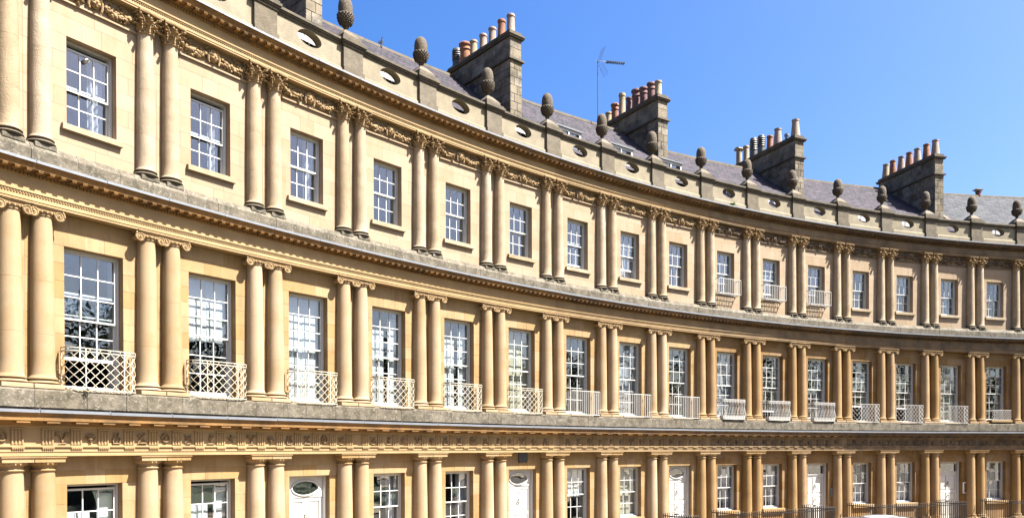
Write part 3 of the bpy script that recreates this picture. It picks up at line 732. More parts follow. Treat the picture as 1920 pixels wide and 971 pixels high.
# ------------------------------------------------------------ the houses
def acorn_parts():
    nut = MB(); nut.lathe([(.215, 13.93), (.225, 14.05), (.225, 14.2), (.205, 14.33), (.16, 14.43), (.09, 14.49), (.03, 14.51), (.012, 14.53)], 20)
    cup = MB(); cup.lathe([(.07, 13.56), (.12, 13.60), (.19, 13.68), (.235, 13.78), (.255, 13.88), (.25, 13.95), (.215, 13.97)], 20)
    for j in range(6):
        z = 13.66+j*.052; R = .16+.10*sin(min(1, (j+1)/5)*pi/2)
        for i in range(16):
            a = 2*pi*(i+.5*(j % 2))/16; cup.blob((R*cos(a), R*sin(a), z), (.024, .024, .028), 5, 3)
    stem = MB(); stem.lathe([(.13, 13.38), (.125, 13.41), (.075, 13.45), (.055, 13.49), (.075, 13.52), (.095, 13.54), (.07, 13.57)], 16)
    cap = MB(); cap.frus(.34, .34, .34, .34, 13.02, 13.16).frus(.34, .34, .13, .13, 13.162, 13.40)
    return nut.mesh('nut', 'acorn', 50), cup.mesh('cup', 'acorn', 60), stem.mesh('stem', 'acorn', 50), cap.mesh('finial_pedestal', 'ped')
ACN = acorn_parts()
ROOF = {-1: (12.95, .79, 6.8), 0: (12.95, .79, 6.8), 3: (12.95, .79, 6.8), 6: (12.95, .88, 5.3), 9: (12.75, .785, 6.0), 12: (12.6, .74, 7.0), 15: (12.6, .74, 7.0), 18: (12.6, .74, 7.0)}
ION = {0: ('plain', .62, 0), 1: ('upper_shutters', .0, 0), 2: ('shutters', 0, 0), 3: ('half_shutters', 0, 0), 4: ('half_shutters', 0, 0), 5: ('cream_blind', 0, 0), 6: ('plain', 0, 0), 7: ('net', 0, 0), 8: ('plain', 0, 0),
       9: ('net', .05, 0), 10: ('plain', .35, 0), 11: ('curtain_right', .05, 0), 12: ('plain', .72, 0), 13: ('plain', .66, 0), 14: ('cream_blind', 0, 0), 15: ('plain', .0, 0)}
TOP = {0: 'curtain_right', 1: 'curtain_both', 2: 'curtain_both', 3: 'plain', 4: 'plain', 5: 'plain', 6: 'curtain_right', 7: 'net', 8: 'curtain_right', 9: 'curtain_right', 10: 'lower_net', 11: 'curtain_right', 12: 'plain', 13: 'blind_top', 14: 'curtain_right', 15: 'plain'}
GRD = {0: 'half_shutters', 1: 'half_shutters', 3: 'curtain_both', 4: 'curtain_both', 6: 'upper_shutters', 7: 'cream_blind', 9: 'curtain_right', 10: 'curtain_right', 12: 'lower_net', 13: 'lower_net', 15: 'lower_net'}
GU = {0: 'lattice', 1: 'lattice', 2: 'lattice', 3: 'lattice', 4: 'lattice', 5: 'lattice', 6: 'bars', 7: 'bars', 8: 'bars', 9: 'scroll', 10: 'scroll', 11: 'scroll', 12: 'lattice_flat', 13: 'lattice_flat', 14: 'lattice_flat', 15: 'sill'}
FEST = [festoon(1), festoon(2)]
def fest_mesh(i, dk):
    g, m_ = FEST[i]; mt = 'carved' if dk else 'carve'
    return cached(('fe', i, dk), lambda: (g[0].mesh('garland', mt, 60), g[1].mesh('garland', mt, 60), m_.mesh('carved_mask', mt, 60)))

def build_house(k0, k1, label, slate='slate', has_pair_end=False):
    km = (k0+k1)/2; W0 = FR(km, 0, GZ)
    h = put('terraced_house', None, None, W0, label=label, category='house', group='houses of the curved terrace')
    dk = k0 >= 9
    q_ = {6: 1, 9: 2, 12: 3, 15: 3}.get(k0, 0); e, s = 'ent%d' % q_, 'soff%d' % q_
    # --- entablatures
    # Doric
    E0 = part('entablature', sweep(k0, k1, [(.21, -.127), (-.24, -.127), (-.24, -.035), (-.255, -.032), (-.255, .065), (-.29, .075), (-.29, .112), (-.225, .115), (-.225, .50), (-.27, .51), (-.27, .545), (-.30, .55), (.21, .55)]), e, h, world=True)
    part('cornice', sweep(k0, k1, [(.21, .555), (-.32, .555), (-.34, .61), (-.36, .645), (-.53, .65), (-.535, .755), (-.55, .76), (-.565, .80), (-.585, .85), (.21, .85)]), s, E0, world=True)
    # lead flashing in sheets
    def leads(zl, yo, yi, parent, rise=.0):
        n = int((k1-k0)*2)
        for i in range(n):
            a = k0+(k1-k0)*i/n; b = k0+(k1-k0)*(i+1)/n-.004; dz = random.uniform(-.003, .004)
            part('lead_sheet', sweep(a, b, [(-yi, zl+.045+rise+dz), (-yo-.012, zl+.028+dz), (-yo-.016, zl-.035+dz), (-yo-.004, zl-.035+dz), (-yo+.002, zl+.004+dz), (-yi, zl+.01+rise)], 4), 'lead', parent, world=True)
            c = MB(); c.bar(P(b, -yo, zl+.045), P(b, -yi, zl+.06+rise), .03, .02, (0, 0, 1)); part('lead_roll', c, 'lead', parent, world=True)
    leads(.855, .585, .34, E0)
    nb = int(round(k1-k0)); tri = MB(); gut = MB()
    ngl = 5
    def trime():
        t = MB()
        t.box(-.125, .125, .012, .03, .135, .46)
        for x in (-.105, -.035, .035, .105): t.add([(x-.026, .012, .13), (x+.026, .012, .13), (x+.012, -.012, .13), (x-.012, -.012, .13), (x-.026, .012, .455), (x+.026, .012, .455), (x+.012, -.012, .445), (x-.012, -.012, .445)], [(0, 1, 2, 3), (4, 7, 6, 5), (0, 4, 5, 1), (1, 5, 6, 2), (2, 6, 7, 3), (3, 7, 4, 0)])
        t.box(-.13, .13, -.016, .03, .46, .50)
        return t.mesh('triglyph', e)
    def gutme():
        t = MB(); t.box(-.13, .13, -.006, .03, .052, .073)
        for i in range(6): t.frus(.009, .009, .016, .016, .018, .05, Matrix.Translation((-.11+.044*i, .008, 0)))
        return t.mesh('guttae', e)
    def mutme():
        t = MB(); t.box(-.14, .14, 0, .17, .60, .652)
        for i in range(6):
            for j in range(3): t.frus(.008, .008, .012, .012, .582, .60, Matrix.Translation((-.11+.044*i, .035+.05*j, 0)))
        return t.mesh('mutule', s)
    tm, gm, mm = cached(('tri', e), trime), cached(('gut', e), gutme), cached(('mut', s), mutme)
    for i in range(nb*ngl):
        k = k0+(i+.5)/ngl
        put('triglyph', tm, E0, FR(k, -.252)); put('guttae', gm, E0, FR(k, -.283)); put('mutule', mm, E0, FR(k, -.515))
        if i < nb*ngl:
            kk = k+.5/ngl
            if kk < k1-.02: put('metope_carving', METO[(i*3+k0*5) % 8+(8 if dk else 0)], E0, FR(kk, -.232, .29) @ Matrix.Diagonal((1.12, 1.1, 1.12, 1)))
    # blocking course of separate stones
    def blocking(zl, zh, y, parent, slope=.0):
        n = int((k1-k0)*3)+1; rnd = random.Random(int(k0*10+zl*3)); cuts = [k0]+sorted(k0+(k1-k0)*(i+rnd.uniform(-.25, .25))/n for i in range(1, n))+[k1]
        for a, b in zip(cuts, cuts[1:]):
            q = rnd.uniform(-.006, .006)
            part('stone_block', sweep(a+.0015, b-.0015, [(.2, zl), (-y+q, zl), (-y+q, zh-(.05 if slope == 0 else .17)+q), (-y+.03+slope*.7+q, zh+q), (.2, zh+q)], 4), 'grey', parent, world=True)
    bc = part('blocking_course', sweep(k0, k1, [(.2, .86), (-.29, .86), (-.29, 1.355), (.2, 1.355)]), 'grey', h, world=True)
    blocking(.95, 1.372, .33, bc)
    # Ionic entablature
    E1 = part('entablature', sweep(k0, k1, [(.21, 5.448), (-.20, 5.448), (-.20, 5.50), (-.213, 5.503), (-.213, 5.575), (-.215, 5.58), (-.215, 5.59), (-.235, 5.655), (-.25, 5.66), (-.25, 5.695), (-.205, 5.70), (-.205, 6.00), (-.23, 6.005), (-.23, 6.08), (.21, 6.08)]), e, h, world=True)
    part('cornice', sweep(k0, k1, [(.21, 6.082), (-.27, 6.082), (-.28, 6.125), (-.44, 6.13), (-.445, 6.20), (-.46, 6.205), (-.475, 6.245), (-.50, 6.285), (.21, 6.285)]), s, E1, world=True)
    leads(6.29, .50, .30, E1)
    # Corinthian entablature
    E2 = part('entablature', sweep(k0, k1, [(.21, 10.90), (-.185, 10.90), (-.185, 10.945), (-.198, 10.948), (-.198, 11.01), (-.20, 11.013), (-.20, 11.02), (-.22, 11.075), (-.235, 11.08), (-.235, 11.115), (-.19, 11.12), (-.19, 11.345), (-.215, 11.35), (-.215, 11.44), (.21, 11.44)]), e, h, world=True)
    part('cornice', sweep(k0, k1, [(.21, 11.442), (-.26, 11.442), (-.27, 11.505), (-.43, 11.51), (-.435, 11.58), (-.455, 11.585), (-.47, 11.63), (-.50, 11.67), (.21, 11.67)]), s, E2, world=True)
    leads(11.675, .50, .16, E2, .03)
    blocking2 = part('blocking_course', sweep(k0, k1, [(.2, 6.29), (-.24, 6.29), (-.24, 6.60), (.2, 6.60)]), 'grey', h, world=True)
    blocking(6.37, 6.80, .275, blocking2, .12)
    # modillions, dentils, bead bands
    def modm(z, y, mt):
        t = MB(); t.box(-.05, .05, 0, .15, z-.05, z-.001); t.lathe([(.028, -.05), (.028, .05)], 8, Matrix.Translation((0, .005, z-.028)) @ Matrix.Rotation(pi/2, 4, 'Y')); t.box(-.058, .058, -.03, .155, z-.012, z+.001)
        return t.mesh('modillion', mt)
    nm = nb*13
    for (EE, z, yy, zd, yd, zbead, ybead) in ((E1, 6.128, -.42, 6.01, -.232, 5.62, -.225), (E2, 11.508, -.41, 11.355, -.217, 11.048, -.21)):
        me = cached(('mod', z, s), lambda: modm(z, yy, s))
        for i in range(nm): put('modillion', me, EE, FR(k0+(i+.5)/13, yy))
        dm = MB()
        for i in range(nb*39):
            dm.box(-.026, .026, -.035, .01, zd, zd+.062, FR(k0+(i+.5)/39, yd))
        part('dentils', dm, s, EE, world=True, kind='stuff')
        bm_ = MB()
        for i in range(nb*52):
            bm_.blob((0, 0, zbead), (.022, .016, .026), 5, 3, FR(k0+(i+.5)/52, ybead))
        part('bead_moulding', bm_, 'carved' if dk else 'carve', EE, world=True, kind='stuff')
    # --- bays
    wall = put('wall', None, h, W0); Wm = MB()
    for b in range(int(k0), int(k1)):
        t = (th(b)+th(b+1))/2; wsc = RR*(th(b)-th(b+1))/BW; Wb = FR(0, 0, 0, t=t); Ws = Wb @ Matrix.Diagonal((wsc, 1, 1, 1))
        isdoor = b in (2, 5, 8, 11, 14, 17)
        for l, L in enumerate(LV):
            win = L['win']
            if l == 0 and isdoor: win = (.73, GZ+.02, -.80)
            if l == 1 and b == 15: win = (.70, 1.56, 4.72)
            hw, a, c = win; dx = DXW[l] if not (l == 2 and b >= 8) else -.12
            if l == 0 and isdoor: dx = 0.
            for x0, x1, zz0, zz1 in ((-BW/2-.02, dx-hw-.01, L['z0'], L['z1']), (dx+hw+.01, BW/2+.02, L['z0'], L['z1']), (dx-hw-.01, dx+hw+.01, c+.01, L['z1']), (dx-hw-.01, dx+hw+.01, L['z0'], a-.01)):
                if zz1-zz0 > .02: Wm.box(x0, x1, WY+.006, WY+.19, zz0, zz1, Ws)
            for x0, x1, zz0, zz1 in wall_blocks(L['z0'], L['z1'], win, dx=dx):
                q = random.uniform(-.0015, .0015)
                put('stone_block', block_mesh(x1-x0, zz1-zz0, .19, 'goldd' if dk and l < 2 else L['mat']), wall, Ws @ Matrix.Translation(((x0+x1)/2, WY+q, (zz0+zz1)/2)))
        # joinery
        W2, W1, Wg = [Wb @ Matrix.Translation((q, 0, 0)) for q in (DXW[2] if b < 8 else -.12, DXW[1], DXW[0])]
        window(h, W2, .59, 7.55, 9.60, (2, 2), raise_=.12 if b == 6 else (.35 if b == 7 else (.25 if b == 10 else 0)), style=TOP.get(b, 'plain'), drop=.10 if b in (0, 1) else 0)
        if b not in (9, 10, 11):
            sl = MB(); sl.chbox(-.72, .70, -.04, .27, 7.40, 7.543, .008); part('window_sill', sl, 'colc', h, W2)
        else:
            part('window_sill', MB().box(-.585, .585, .04, .27, 7.49, 7.545), 'colc', h, W2); guard(h, Wb, 'hanging', 'wiron')
        st, ra, _ = ION.get(b, ('plain', 0, 0))
        window(h, W1, .70, 1.47 if b != 15 else 1.56, 4.72, (3, 3), raise_=ra, style=st)
        if b in GU: guard(h, Wb, GU[b], 'cream_paint' if b < 6 else 'wiron')
        if isdoor: door(h, Wb, b in (2, 5, 8), {2: '21', 5: '20', 8: '19'}.get(b), 'black' if b > 2 else 'brass')
        else:
            window(h, Wg, .66, -3.06, -.80, (2, 2), style=GRD.get(b, 'plain'), drop=.06 if b in (0, 1) else 0)
            sl = MB(); sl.chbox(-.76, .76, -.06, .27, -3.24, -3.067, .008); part('window_sill', sl, 'gold', h, Wg)
        # festoon
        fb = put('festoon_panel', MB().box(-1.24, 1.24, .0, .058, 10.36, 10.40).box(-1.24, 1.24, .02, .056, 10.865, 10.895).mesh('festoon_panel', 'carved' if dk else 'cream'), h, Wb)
        g, g2, mk = fest_mesh(b % 2, dk); Wf = Wb @ Matrix.Diagonal((1.18, 1, 1.03, 1)) @ Matrix.Translation((0, -.11, -.315))
        put('garland', g, fb, Wf); put('garland', g2, fb, Wf); put('carved_mask', mk, fb, Wf)
        # parapet bay
        pw = BW/2-.36
        pa = part('parapet', plate_oval(-BW/2*wsc, BW/2*wsc, 12.04, 12.73, 0, 12.46, .43, .235, -.04, .26), 'par', h, Wb)
        pl = MB(); pl.box(-BW/2*wsc, BW/2*wsc, -.10, .28, 11.70, 12.0).add([(-BW/2*wsc, -.10, 12.0), (BW/2*wsc, -.10, 12.0), (BW/2*wsc, -.042, 12.05), (-BW/2*wsc, -.042, 12.05), (-BW/2*wsc, .26, 12.0), (BW/2*wsc, .26, 12.0), (BW/2*wsc, .26, 12.038), (-BW/2*wsc, .26, 12.038)], [(0, 1, 2, 3), (4, 7, 6, 5), (0, 4, 5, 1), (1, 5, 6, 2), (2, 6, 7, 3), (3, 7, 4, 0)])
        part('parapet_base', pl, 'par', pa, Wb)
        cp = MB(); X = BW/2*wsc; cp.box(-X, X, -.075, .29, 12.735, 12.80).box(-X, X, -.115, .32, 12.802, 12.855).box(-X, X, -.15, .35, 12.857, 12.93).add([(-X, -.15, 12.932), (X, -.15, 12.932), (X, .35, 12.932), (-X, .35, 12.932), (-X, -.02, 12.99), (X, -.02, 12.99), (X, .22, 12.99), (-X, .22, 12.99)], [(0, 3, 2, 1), (4, 5, 6, 7), (0, 1, 5, 4), (1, 2, 6, 5), (2, 3, 7, 6), (3, 0, 4, 7)])
        part('coping', cp, 'cop', pa, Wb)
        # attic dormer behind the parapet
        if b not in (9+2, 14, 4):
            tall = 6 <= b <= 8; zt = 13.77 if tall else (13.3 if b < 6 else 13.25); y0 = .85 if tall else (.6 if b < 6 else 1.0); zb_ = 12.25
            ro = ROOF[int(k0)]; yr = .9+(zt-ro[0])/ro[1] if zt > ro[0] else .9
            y1 = max(yr+.3, y0+.5); dw = .72
            xo = .2 if tall else (.3 if b < 6 else .92)
            Wd = Wb @ Matrix.Translation((xo, 0, 0))
            dm = put('dormer', MB().box(-dw, dw, y0+.07, y1, zb_, zt-.06).box(-dw-.06, dw+.06, y0-.06, y1, zt-.058, zt).mesh('dormer', 'lead'), h, Wd)
            put('dormer_frame', MB().box(-dw, -dw+.10, y0, y0+.058, zb_, zt-.06).box(dw-.10, dw, y0, y0+.058, zb_, zt-.06).box(-dw+.1, dw-.1, y0, y0+.058, zt-.17, zt-.06).box(-.03, .03, y0, y0+.058, zb_, zt-.17).box(-dw+.1, dw-.1, y0+.001, y0+.055, zb_, zb_+.1).mesh('dormer_frame', 'white'), dm, Wd)
            if b not in (6, 9): put('dormer_blind', cached(('db', zt, y0, b < 9), lambda: MB().box(-dw+.1, dw-.1, y0+.02, y0+.035, zb_+.1, ((zb_+zt)/2+.15 if b < 9 else zt-.18)).mesh('dormer_blind', 'shut')), dm, Wd)
            for sx in (-1, 1): put('glass_pane', cached(('dg', sx, zt, y0), lambda: MB().box(min(sx*.03, sx*(dw-.1)), max(sx*.03, sx*(dw-.1)), y0+.04, y0+.045, zb_+.1, zt-.17).mesh('glass_pane', 'glass')), dm, Wd)
    put('wall_core', Wm.mesh('wall_core', 'mortar', None, W0.inverted()), wall, W0)
    # --- columns, pedestals and acorns at each pair
    ks = list(range(int(k0), int(k1)))+([int(k1)] if has_pair_end else [])
    for k in ks:
        for l in range(3):
            for sg in (-1, 1):
                Wc = FR(0, 0, 0, t=th(k)-sg*DH)
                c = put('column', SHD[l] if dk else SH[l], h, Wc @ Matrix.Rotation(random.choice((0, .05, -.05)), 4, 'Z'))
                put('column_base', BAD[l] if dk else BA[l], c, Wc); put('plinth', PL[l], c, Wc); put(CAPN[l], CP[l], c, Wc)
        kk = k if k != k0 or True else k
        # pedestal of the parapet
        Wp = FR(k)
        hwp = .375
        pd = part('parapet_pedestal', MB().box(-hwp, hwp, -.13, .62, 12.06, 12.728), 'ped', h, Wp)
        pb = MB().box(-hwp-.03, hwp+.03, -.19, .62, 11.71, 12.03).box(-hwp-.015, hwp+.015, -.16, .62, 12.031, 12.058); part('pedestal_base', pb, 'ped', pd, Wp)
        pc = MB().box(-hwp-.03, hwp+.03, -.165, .64, 12.731, 12.80).box(-hwp-.07, hwp+.07, -.205, .68, 12.802, 12.856).box(-hwp-.105, hwp+.105, -.24, .70, 12.858, 12.94).box(-hwp-.06, hwp+.06, -.19, .66, 12.941, 13.018)
        part('pedestal_coping', pc, 'cop', pd, Wp)
        Wa = FR(k, .26); ta = Matrix.Translation((0, 0, 13.4)) @ Matrix.Rotation(random.gauss(0, .014), 4, 'X') @ Matrix.Rotation(random.gauss(0, .014), 4, 'Y') @ Matrix.Diagonal((*[random.uniform(.96, 1.04)]*2, random.uniform(.97, 1.03), 1)) @ Matrix.Translation((0, 0, -13.4)); Wk_ = Wa @ ta
        ac = put('acorn_finial', ACN[0], h, Wk_ @ Matrix.Rotation(random.uniform(0, 6), 4, 'Z'))
        put('acorn_cup', ACN[1], ac, Wk_); put('acorn_stem', ACN[2], ac, Wk_); put('finial_pedestal', ACN[3], ac, Wa)
    # --- roof
    z0, sl_, ro = ROOF[int(k0)]; zr = z0+sl_*(ro-.9); ys = .45; zs = z0+sl_*(ys-.9)
    rf = part('roof', sweep(k0, k1, [(ys, 11.9), (ys, zs-.05), (ro, zr-.05), (ro+5.5, zr-2.6), (ro+5.5, 11.9)], 2), slate, h, world=True)
    sm = MB(); L_ = sqrt((ro-ys)**2+(zr-zs)**2); nr = int(L_/.24); rnd = random.Random(int(k0)); du = .27/RR/DL
    for r in range(nr):
        a = r/nr; b_ = min(1.0, (r+1.55)/nr); o0 = ys+(ro-ys)*a; o1 = ys+(ro-ys)*b_; za = zs+(zr-zs)*a+.022; zb_ = zs+(zr-zs)*b_+.004
        k = k0+(du*.5 if r % 2 else 0)
        while k < k1-.01:
            e_ = min(k+du*.975, k1); j1 = rnd.uniform(-.006, .008); c = [P(k, o0+rnd.uniform(-.01, .01), za+j1), P(e_, o0+rnd.uniform(-.01, .01), za+j1+.004), P(e_, o1, zb_), P(k, o1, zb_)]
            d_ = Vector((0, 0, -.02)); sm.add([tuple(x) for x in c]+[tuple(c[0]+d_), tuple(c[1]+d_)], [(0, 1, 2, 3), (0, 4, 5, 1)]); k += du
    part('slates', sm, slate, rf, world=True, kind='stuff')
    part('ridge', sweep(k0, k1, [(ro-.16, zr-.10), (ro-.13, zr+.03), (ro, zr+.09), (ro+.13, zr+.03), (ro+.16, zr-.10)], 3), 'cop', rf, world=True)
    part('rear_wall', sweep(k0, k1, [(ro+5.3, GZ), (ro+5.5, GZ), (ro+5.5, 12.5), (ro+5.3, 12.5)], 2), 'gold', h, world=True)
    return h

def pot(kind, mt, hgt, r=.13):
    r = r*1.4
    def f():
        m_ = MB(); z = 0
        if kind == 'tall': m_.lathe([(r*1.12, 0), (r*1.0, .05), (r*.88, hgt*.86), (r*1.02, hgt*.88), (r*1.05, hgt*.95), (r*.95, hgt), (r*.78, hgt), (r*.78, hgt*.6)], 16)
        elif kind == 'taper': m_.lathe([(r*1.2, 0), (r*1.15, .05), (r*.8, hgt*.9), (r*.92, hgt*.92), (r*.92, hgt), (r*.7, hgt), (r*.7, hgt*.6)], 16)
        elif kind == 'wide': m_.lathe([(r*1.15, 0), (r*1.1, hgt*.62), (r*1.3, hgt*.66), (r*1.15, hgt*.70), (r*1.15, hgt*.84), (r*1.4, hgt*.88), (r*1.4, hgt*.95), (r*1.2, hgt), (r*1.0, hgt), (r*1.0, hgt*.6)], 16)
        elif kind == 'louvre':
            m_.lathe([(r*1.1, 0), (r*1.0, hgt*.4)], 16)
            for i in range(5): z = hgt*(.42+.11*i); m_.lathe([(r*.8, z), (r*1.15, z), (r*1.0, z+.07), (r*.8, z+.07)], 16)
            m_.lathe([(r*.7, hgt*.4), (r*.7, hgt*.95), (r*1.0, hgt*.96), (r*.9, hgt)], 16)
        elif kind == 'cowl':
            m_.lathe([(r*1.0, 0), (r*.9, hgt*.82)], 16); m_.lathe([(r*1.3, -.2), (r*1.3, .2)], 12, Matrix.Translation((0, 0, hgt*.9)) @ Matrix.Rotation(pi/2, 4, 'Y') @ Matrix.Diagonal((.5, 1, 1, 1)))
        elif kind == 'flue': m_.lathe([(r*.6, 0), (r*.6, hgt*.7), (r*.8, hgt*.72), (r*.8, hgt)], 12)
        return m_.mesh('chimney_pot', mt, 40)
    return cached(('pot', kind, mt, hgt, r), f)
def chimney(house, k, y0, y1, ztop, pots, base=12.0):
    Wc = FR(k); hw = .33
    zb = ztop-1.28
    ch = part('chimney', MB().box(-hw+.02, hw-.02, y0+.02, y1-.02, base, ztop-.3), 'mortar', house, Wc)
    for side in (0, 1, 2):
        rows = courses(base+.9, zb, .36)
        for i, (a, b) in enumerate(zip(rows, rows[1:])):
            if side == 0:
                xs = [-hw, 0.06 if i % 2 else -.1, hw]
                for x0, x1 in zip(xs, xs[1:]): put('stone_block', block_mesh(x1-x0, b-a, .03, 'chim'), ch, Wc @ Matrix.Translation(((x0+x1)/2, y0-.012+random.uniform(-.004, .004), (a+b)/2)))
            else:
                n = int((y1-y0)/.55); ys = [y0+.012+(y1-y0-.012)*(q+(.5*(i % 2) if 0 < q < n else 0)*.8)/n for q in range(n+1)]; ys[-1] = y1
                for a_, b_ in zip(ys, ys[1:]):
                    rot = pi/2 if side == 1 else -pi/2
                    X = -hw-.012 if side == 1 else hw+.012
                    R_ = Matrix.Rotation(-pi/2 if side == 1 else pi/2, 4, 'Z')
                    put('stone_block', block_mesh(b_-a_, b-a, .03, 'chim'), ch, Wc @ Matrix.Translation((X+random.uniform(-.004, .004), (a_+b_)/2, (a+b)/2)) @ R_)
    u = .015
    part('string_course', MB().box(-hw-.10, hw+.10, y0-.10, y1+.1, zb+.003, zb+.075).box(-hw-.06, hw+.06, y0-.06, y1+.06, zb+.077, zb+.11), 'cop', ch, Wc)
    up = put('upper_stack', MB().box(-hw+.03, hw-.03, y0+.03, y1-.03, zb+.11, ztop-.29).mesh('upper_stack', 'chim'), ch, Wc)
    rows = courses(zb+.113, ztop-.30, .42)
    for i, (a, b) in enumerate(zip(rows, rows[1:])):
        put('stone_block', block_mesh(2*hw-.03, b-a, .03, 'chim'), ch, Wc @ Matrix.Translation((0, y0+.003, (a+b)/2)))
        n = int((y1-y0)/.8); off = .3*(i % 2)
        ys = [y0+.018+(y1-y0-.018)*(q+(off if 0 < q < n else 0))/n for q in range(n+1)]
        for a_, b_ in zip(ys, ys[1:]):
            for X, R_ in ((-hw+.003, -pi/2), (hw-.003, pi/2)): put('stone_block', block_mesh(b_-a_, b-a, .03, 'chim'), ch, Wc @ Matrix.Translation((X, (a_+b_)/2, (a+b)/2)) @ Matrix.Rotation(R_, 4, 'Z'))
    part('chimney_cap', MB().box(-hw-.09, hw+.09, y0-.09, y1+.09, ztop-.295, ztop-.22).box(-hw-.13, hw+.13, y0-.13, y1+.13, ztop-.218, ztop-.16).box(-hw-.02, hw+.02, y0-.02, y1+.02, ztop-.158, ztop), 'cop', ch, Wc)
    n = len(pots)
    for i, p in enumerate(pots):
        if p is None: continue
        yy = y0+.32+(y1-y0-.6)*i/(n-1)
        put('chimney_pot', pot(*p), ch, Wc @ Matrix.Translation((random.uniform(-.03, .03), yy, ztop-.005)) @ Matrix.Rotation(random.uniform(-.02, .02), 4, 'X'))
        put('mortar_flaunching', cached('flau', lambda: MB().lathe([(.24, 0), (.20, .05), (.14, .09)], 10).mesh('mortar_flaunching', 'cop')), ch, Wc @ Matrix.Translation((0, yy, ztop-.003)))
    # sloping party wall coping at the foot
    part('party_coping', MB().add([(hw+.03, y0-1.3, 12.7), (hw+.35, y0-1.3, 12.7), (hw+.35, y0+.9, 14.55), (hw+.03, y0+.9, 14.55), (hw+.03, y0-1.3, 12.95), (hw+.35, y0-1.3, 12.95), (hw+.35, y0+.9, 14.8), (hw+.03, y0+.9, 14.8)], [(0, 3, 2, 1), (4, 5, 6, 7), (0, 1, 5, 4), (1, 2, 6, 5), (2, 3, 7, 6), (3, 0, 4, 7)]), 'cop', ch, Wc)
    return ch

HL = build_house(-1, 0, 'narrow slice of honey stone terraced house beyond the paired columns at the left edge')
HA = build_house(0, 3, 'terraced house numbered 21 with large cream lattice guards and brass knocker on its white door')
HB = build_house(3, 6, 'terraced house with black plaque over its oval fanlight door and purple slate roof')
HC = build_house(6, 9, 'terraced house with plain upright bar guards and three white framed roof dormers')
HD = build_house(9, 12, 'terraced house with three hanging top floor balconettes and white scrolled guards below', 'slate')
HE = build_house(12, 15, 'terraced house with three white diamond lattice guards and mauve slate roof')
HF = build_house(15, 18, 'terraced house with one low lattice guard on a stone sill and pale slate roof', 'slateg')
chimney(HA, 3.0, 2.0, 6.6, 18.1, [('tall', 'pwhite', .8)]*6)
chimney(HB, 6.10, 2.6, 7.2, 18.12, [('tall', 'pwhite', .86), ('tall', 'terra', .9), ('tall', 'pwhite', .84), ('tall', 'pwhite', .82), ('tall', 'pbuff', .80), ('wide', 'terra', .95, .15), ('louvre', 'pdark', .95, .15)])
chimney(HC, 8.91, 2.6, 7.2, 17.85, [('tall', 'pbuff', .80), ('wide', 'ppurple', .95, .12), ('wide', 'ppurple', .95, .12), ('wide', 'ppurple', 1.05, .14), ('tall', 'ppurple', .85), ('tall', 'pbuff', 1.3), ('wide', 'terra', .95, .12), ('tall', 'pbuff', .7)])
chimney(HD, 11.87, 2.6, 8.0, 17.62, [('taper', 'pwhite', 1.0, .16), ('flue', 'steel', .45), ('taper', 'pwhite', 1.0, .16), ('tall', 'terra', .85), ('louvre', 'pdark', 1.1, .15), ('louvre', 'pdark', 1.2, .15), ('tall', 'pbuff', 1.0), ('cowl', 'pbuff', 1.15)])
chimney(HE, 14.99, 2.6, 7.4, 17.85, [('taper', 'pwhite', .95, .15), ('taper', 'terra', .95, .15), ('taper', 'pwhite', .95, .15), ('taper', 'terra', .95, .15), ('taper', 'pwhite', .95, .15), ('taper', 'terra', .95, .15), ('taper', 'pbuff', .95, .15)])

# plaque, intercoms
def bayW(b): return FR(0, 0, 0, t=(th(b)+th(b+1))/2)
pq = MB().box(-.24, .24, .02, .058, -.50, -.13).box(-.20, -.14, .025, .057, -.54, -.50).box(.14, .20, .025, .057, -.54, -.50).box(-.03, .03, .025, .057, -.53, -.50)
part('wall_plaque', pq, 'black', HB, bayW(5))
part('intercom_panel', MB().box(.85, 1.01, .02, .058, -2.62, -2.12).box(.88, .98, .005, .02, -2.56, -2.18), 'steel', HD, bayW(11))
part('wall_lantern_bracket', MB().box(.80, .84, -.03, .058, -2.62, -1.98).box(.84, 1.02, -.01, .03, -2.03, -1.98).box(.84, 1.02, -.01, .03, -2.62, -2.57), 'white', HE, bayW(14))
# ------------------------------------------------------------ aerials
def aerial(k, off, z0, z1, az, label, boomlen=1.9, grid=True, tilt=.12):
    W = FR(k, off, z0); a = put('tv_aerial', None, None, W, label=label, category='aerial')
    put('mast', MB().tube([(0, 0, 0), (0, 0, z1-z0)], .022, 8).mesh('mast', 'dsteel'), a, W)
    Wt = Matrix.Translation(W.translation+Vector((0, 0, z1-z0-.02))) @ Matrix.Rotation(az, 4, 'Z') @ Matrix.Rotation(-tilt, 4, 'Y')
    b = MB(); b.tube([(-.12, 0, 0), (boomlen, 0, 0)], .014, 6); put('boom', b.mesh('boom', 'dsteel'), a, Wt)
    me = MB().box(-.008, .008, -.10, .10, -.05, .05).mesh('director', 'dsteel')
    for i in range(10 if grid else 3): put('director', me, a, Wt @ Matrix.Translation((.55+(boomlen-.57)*(i/9 if grid else i/2)**1.15, 0, 0)))
    if grid:
        for sg in (1, -1):
            g = MB()
            for i in range(7): g.tube([(.12+.30*i/6, -.24, sg*(.05+.62*i/6)), (.12+.30*i/6, .24, sg*(.05+.62*i/6))], .006, 5)
            g.tube([(.12, -.2, sg*.05), (.42, -.2, sg*.67)], .006, 5); g.tube([(.12, .2, sg*.05), (.42, .2, sg*.67)], .006, 5)
            put('reflector', g.mesh('reflector', 'dsteel'), a, Wt)
    return a
aerial(8.22, 4.9, 16.2, 19.9, radians(-62), 'tall thin television aerial mast with ribbed boom above the slate ridge', 1.6)
aerial(4.85, 6.6, 17.3, 17.95, radians(20), 'small stubby television aerial peeping over the ridge beside an acorn', .5, False)
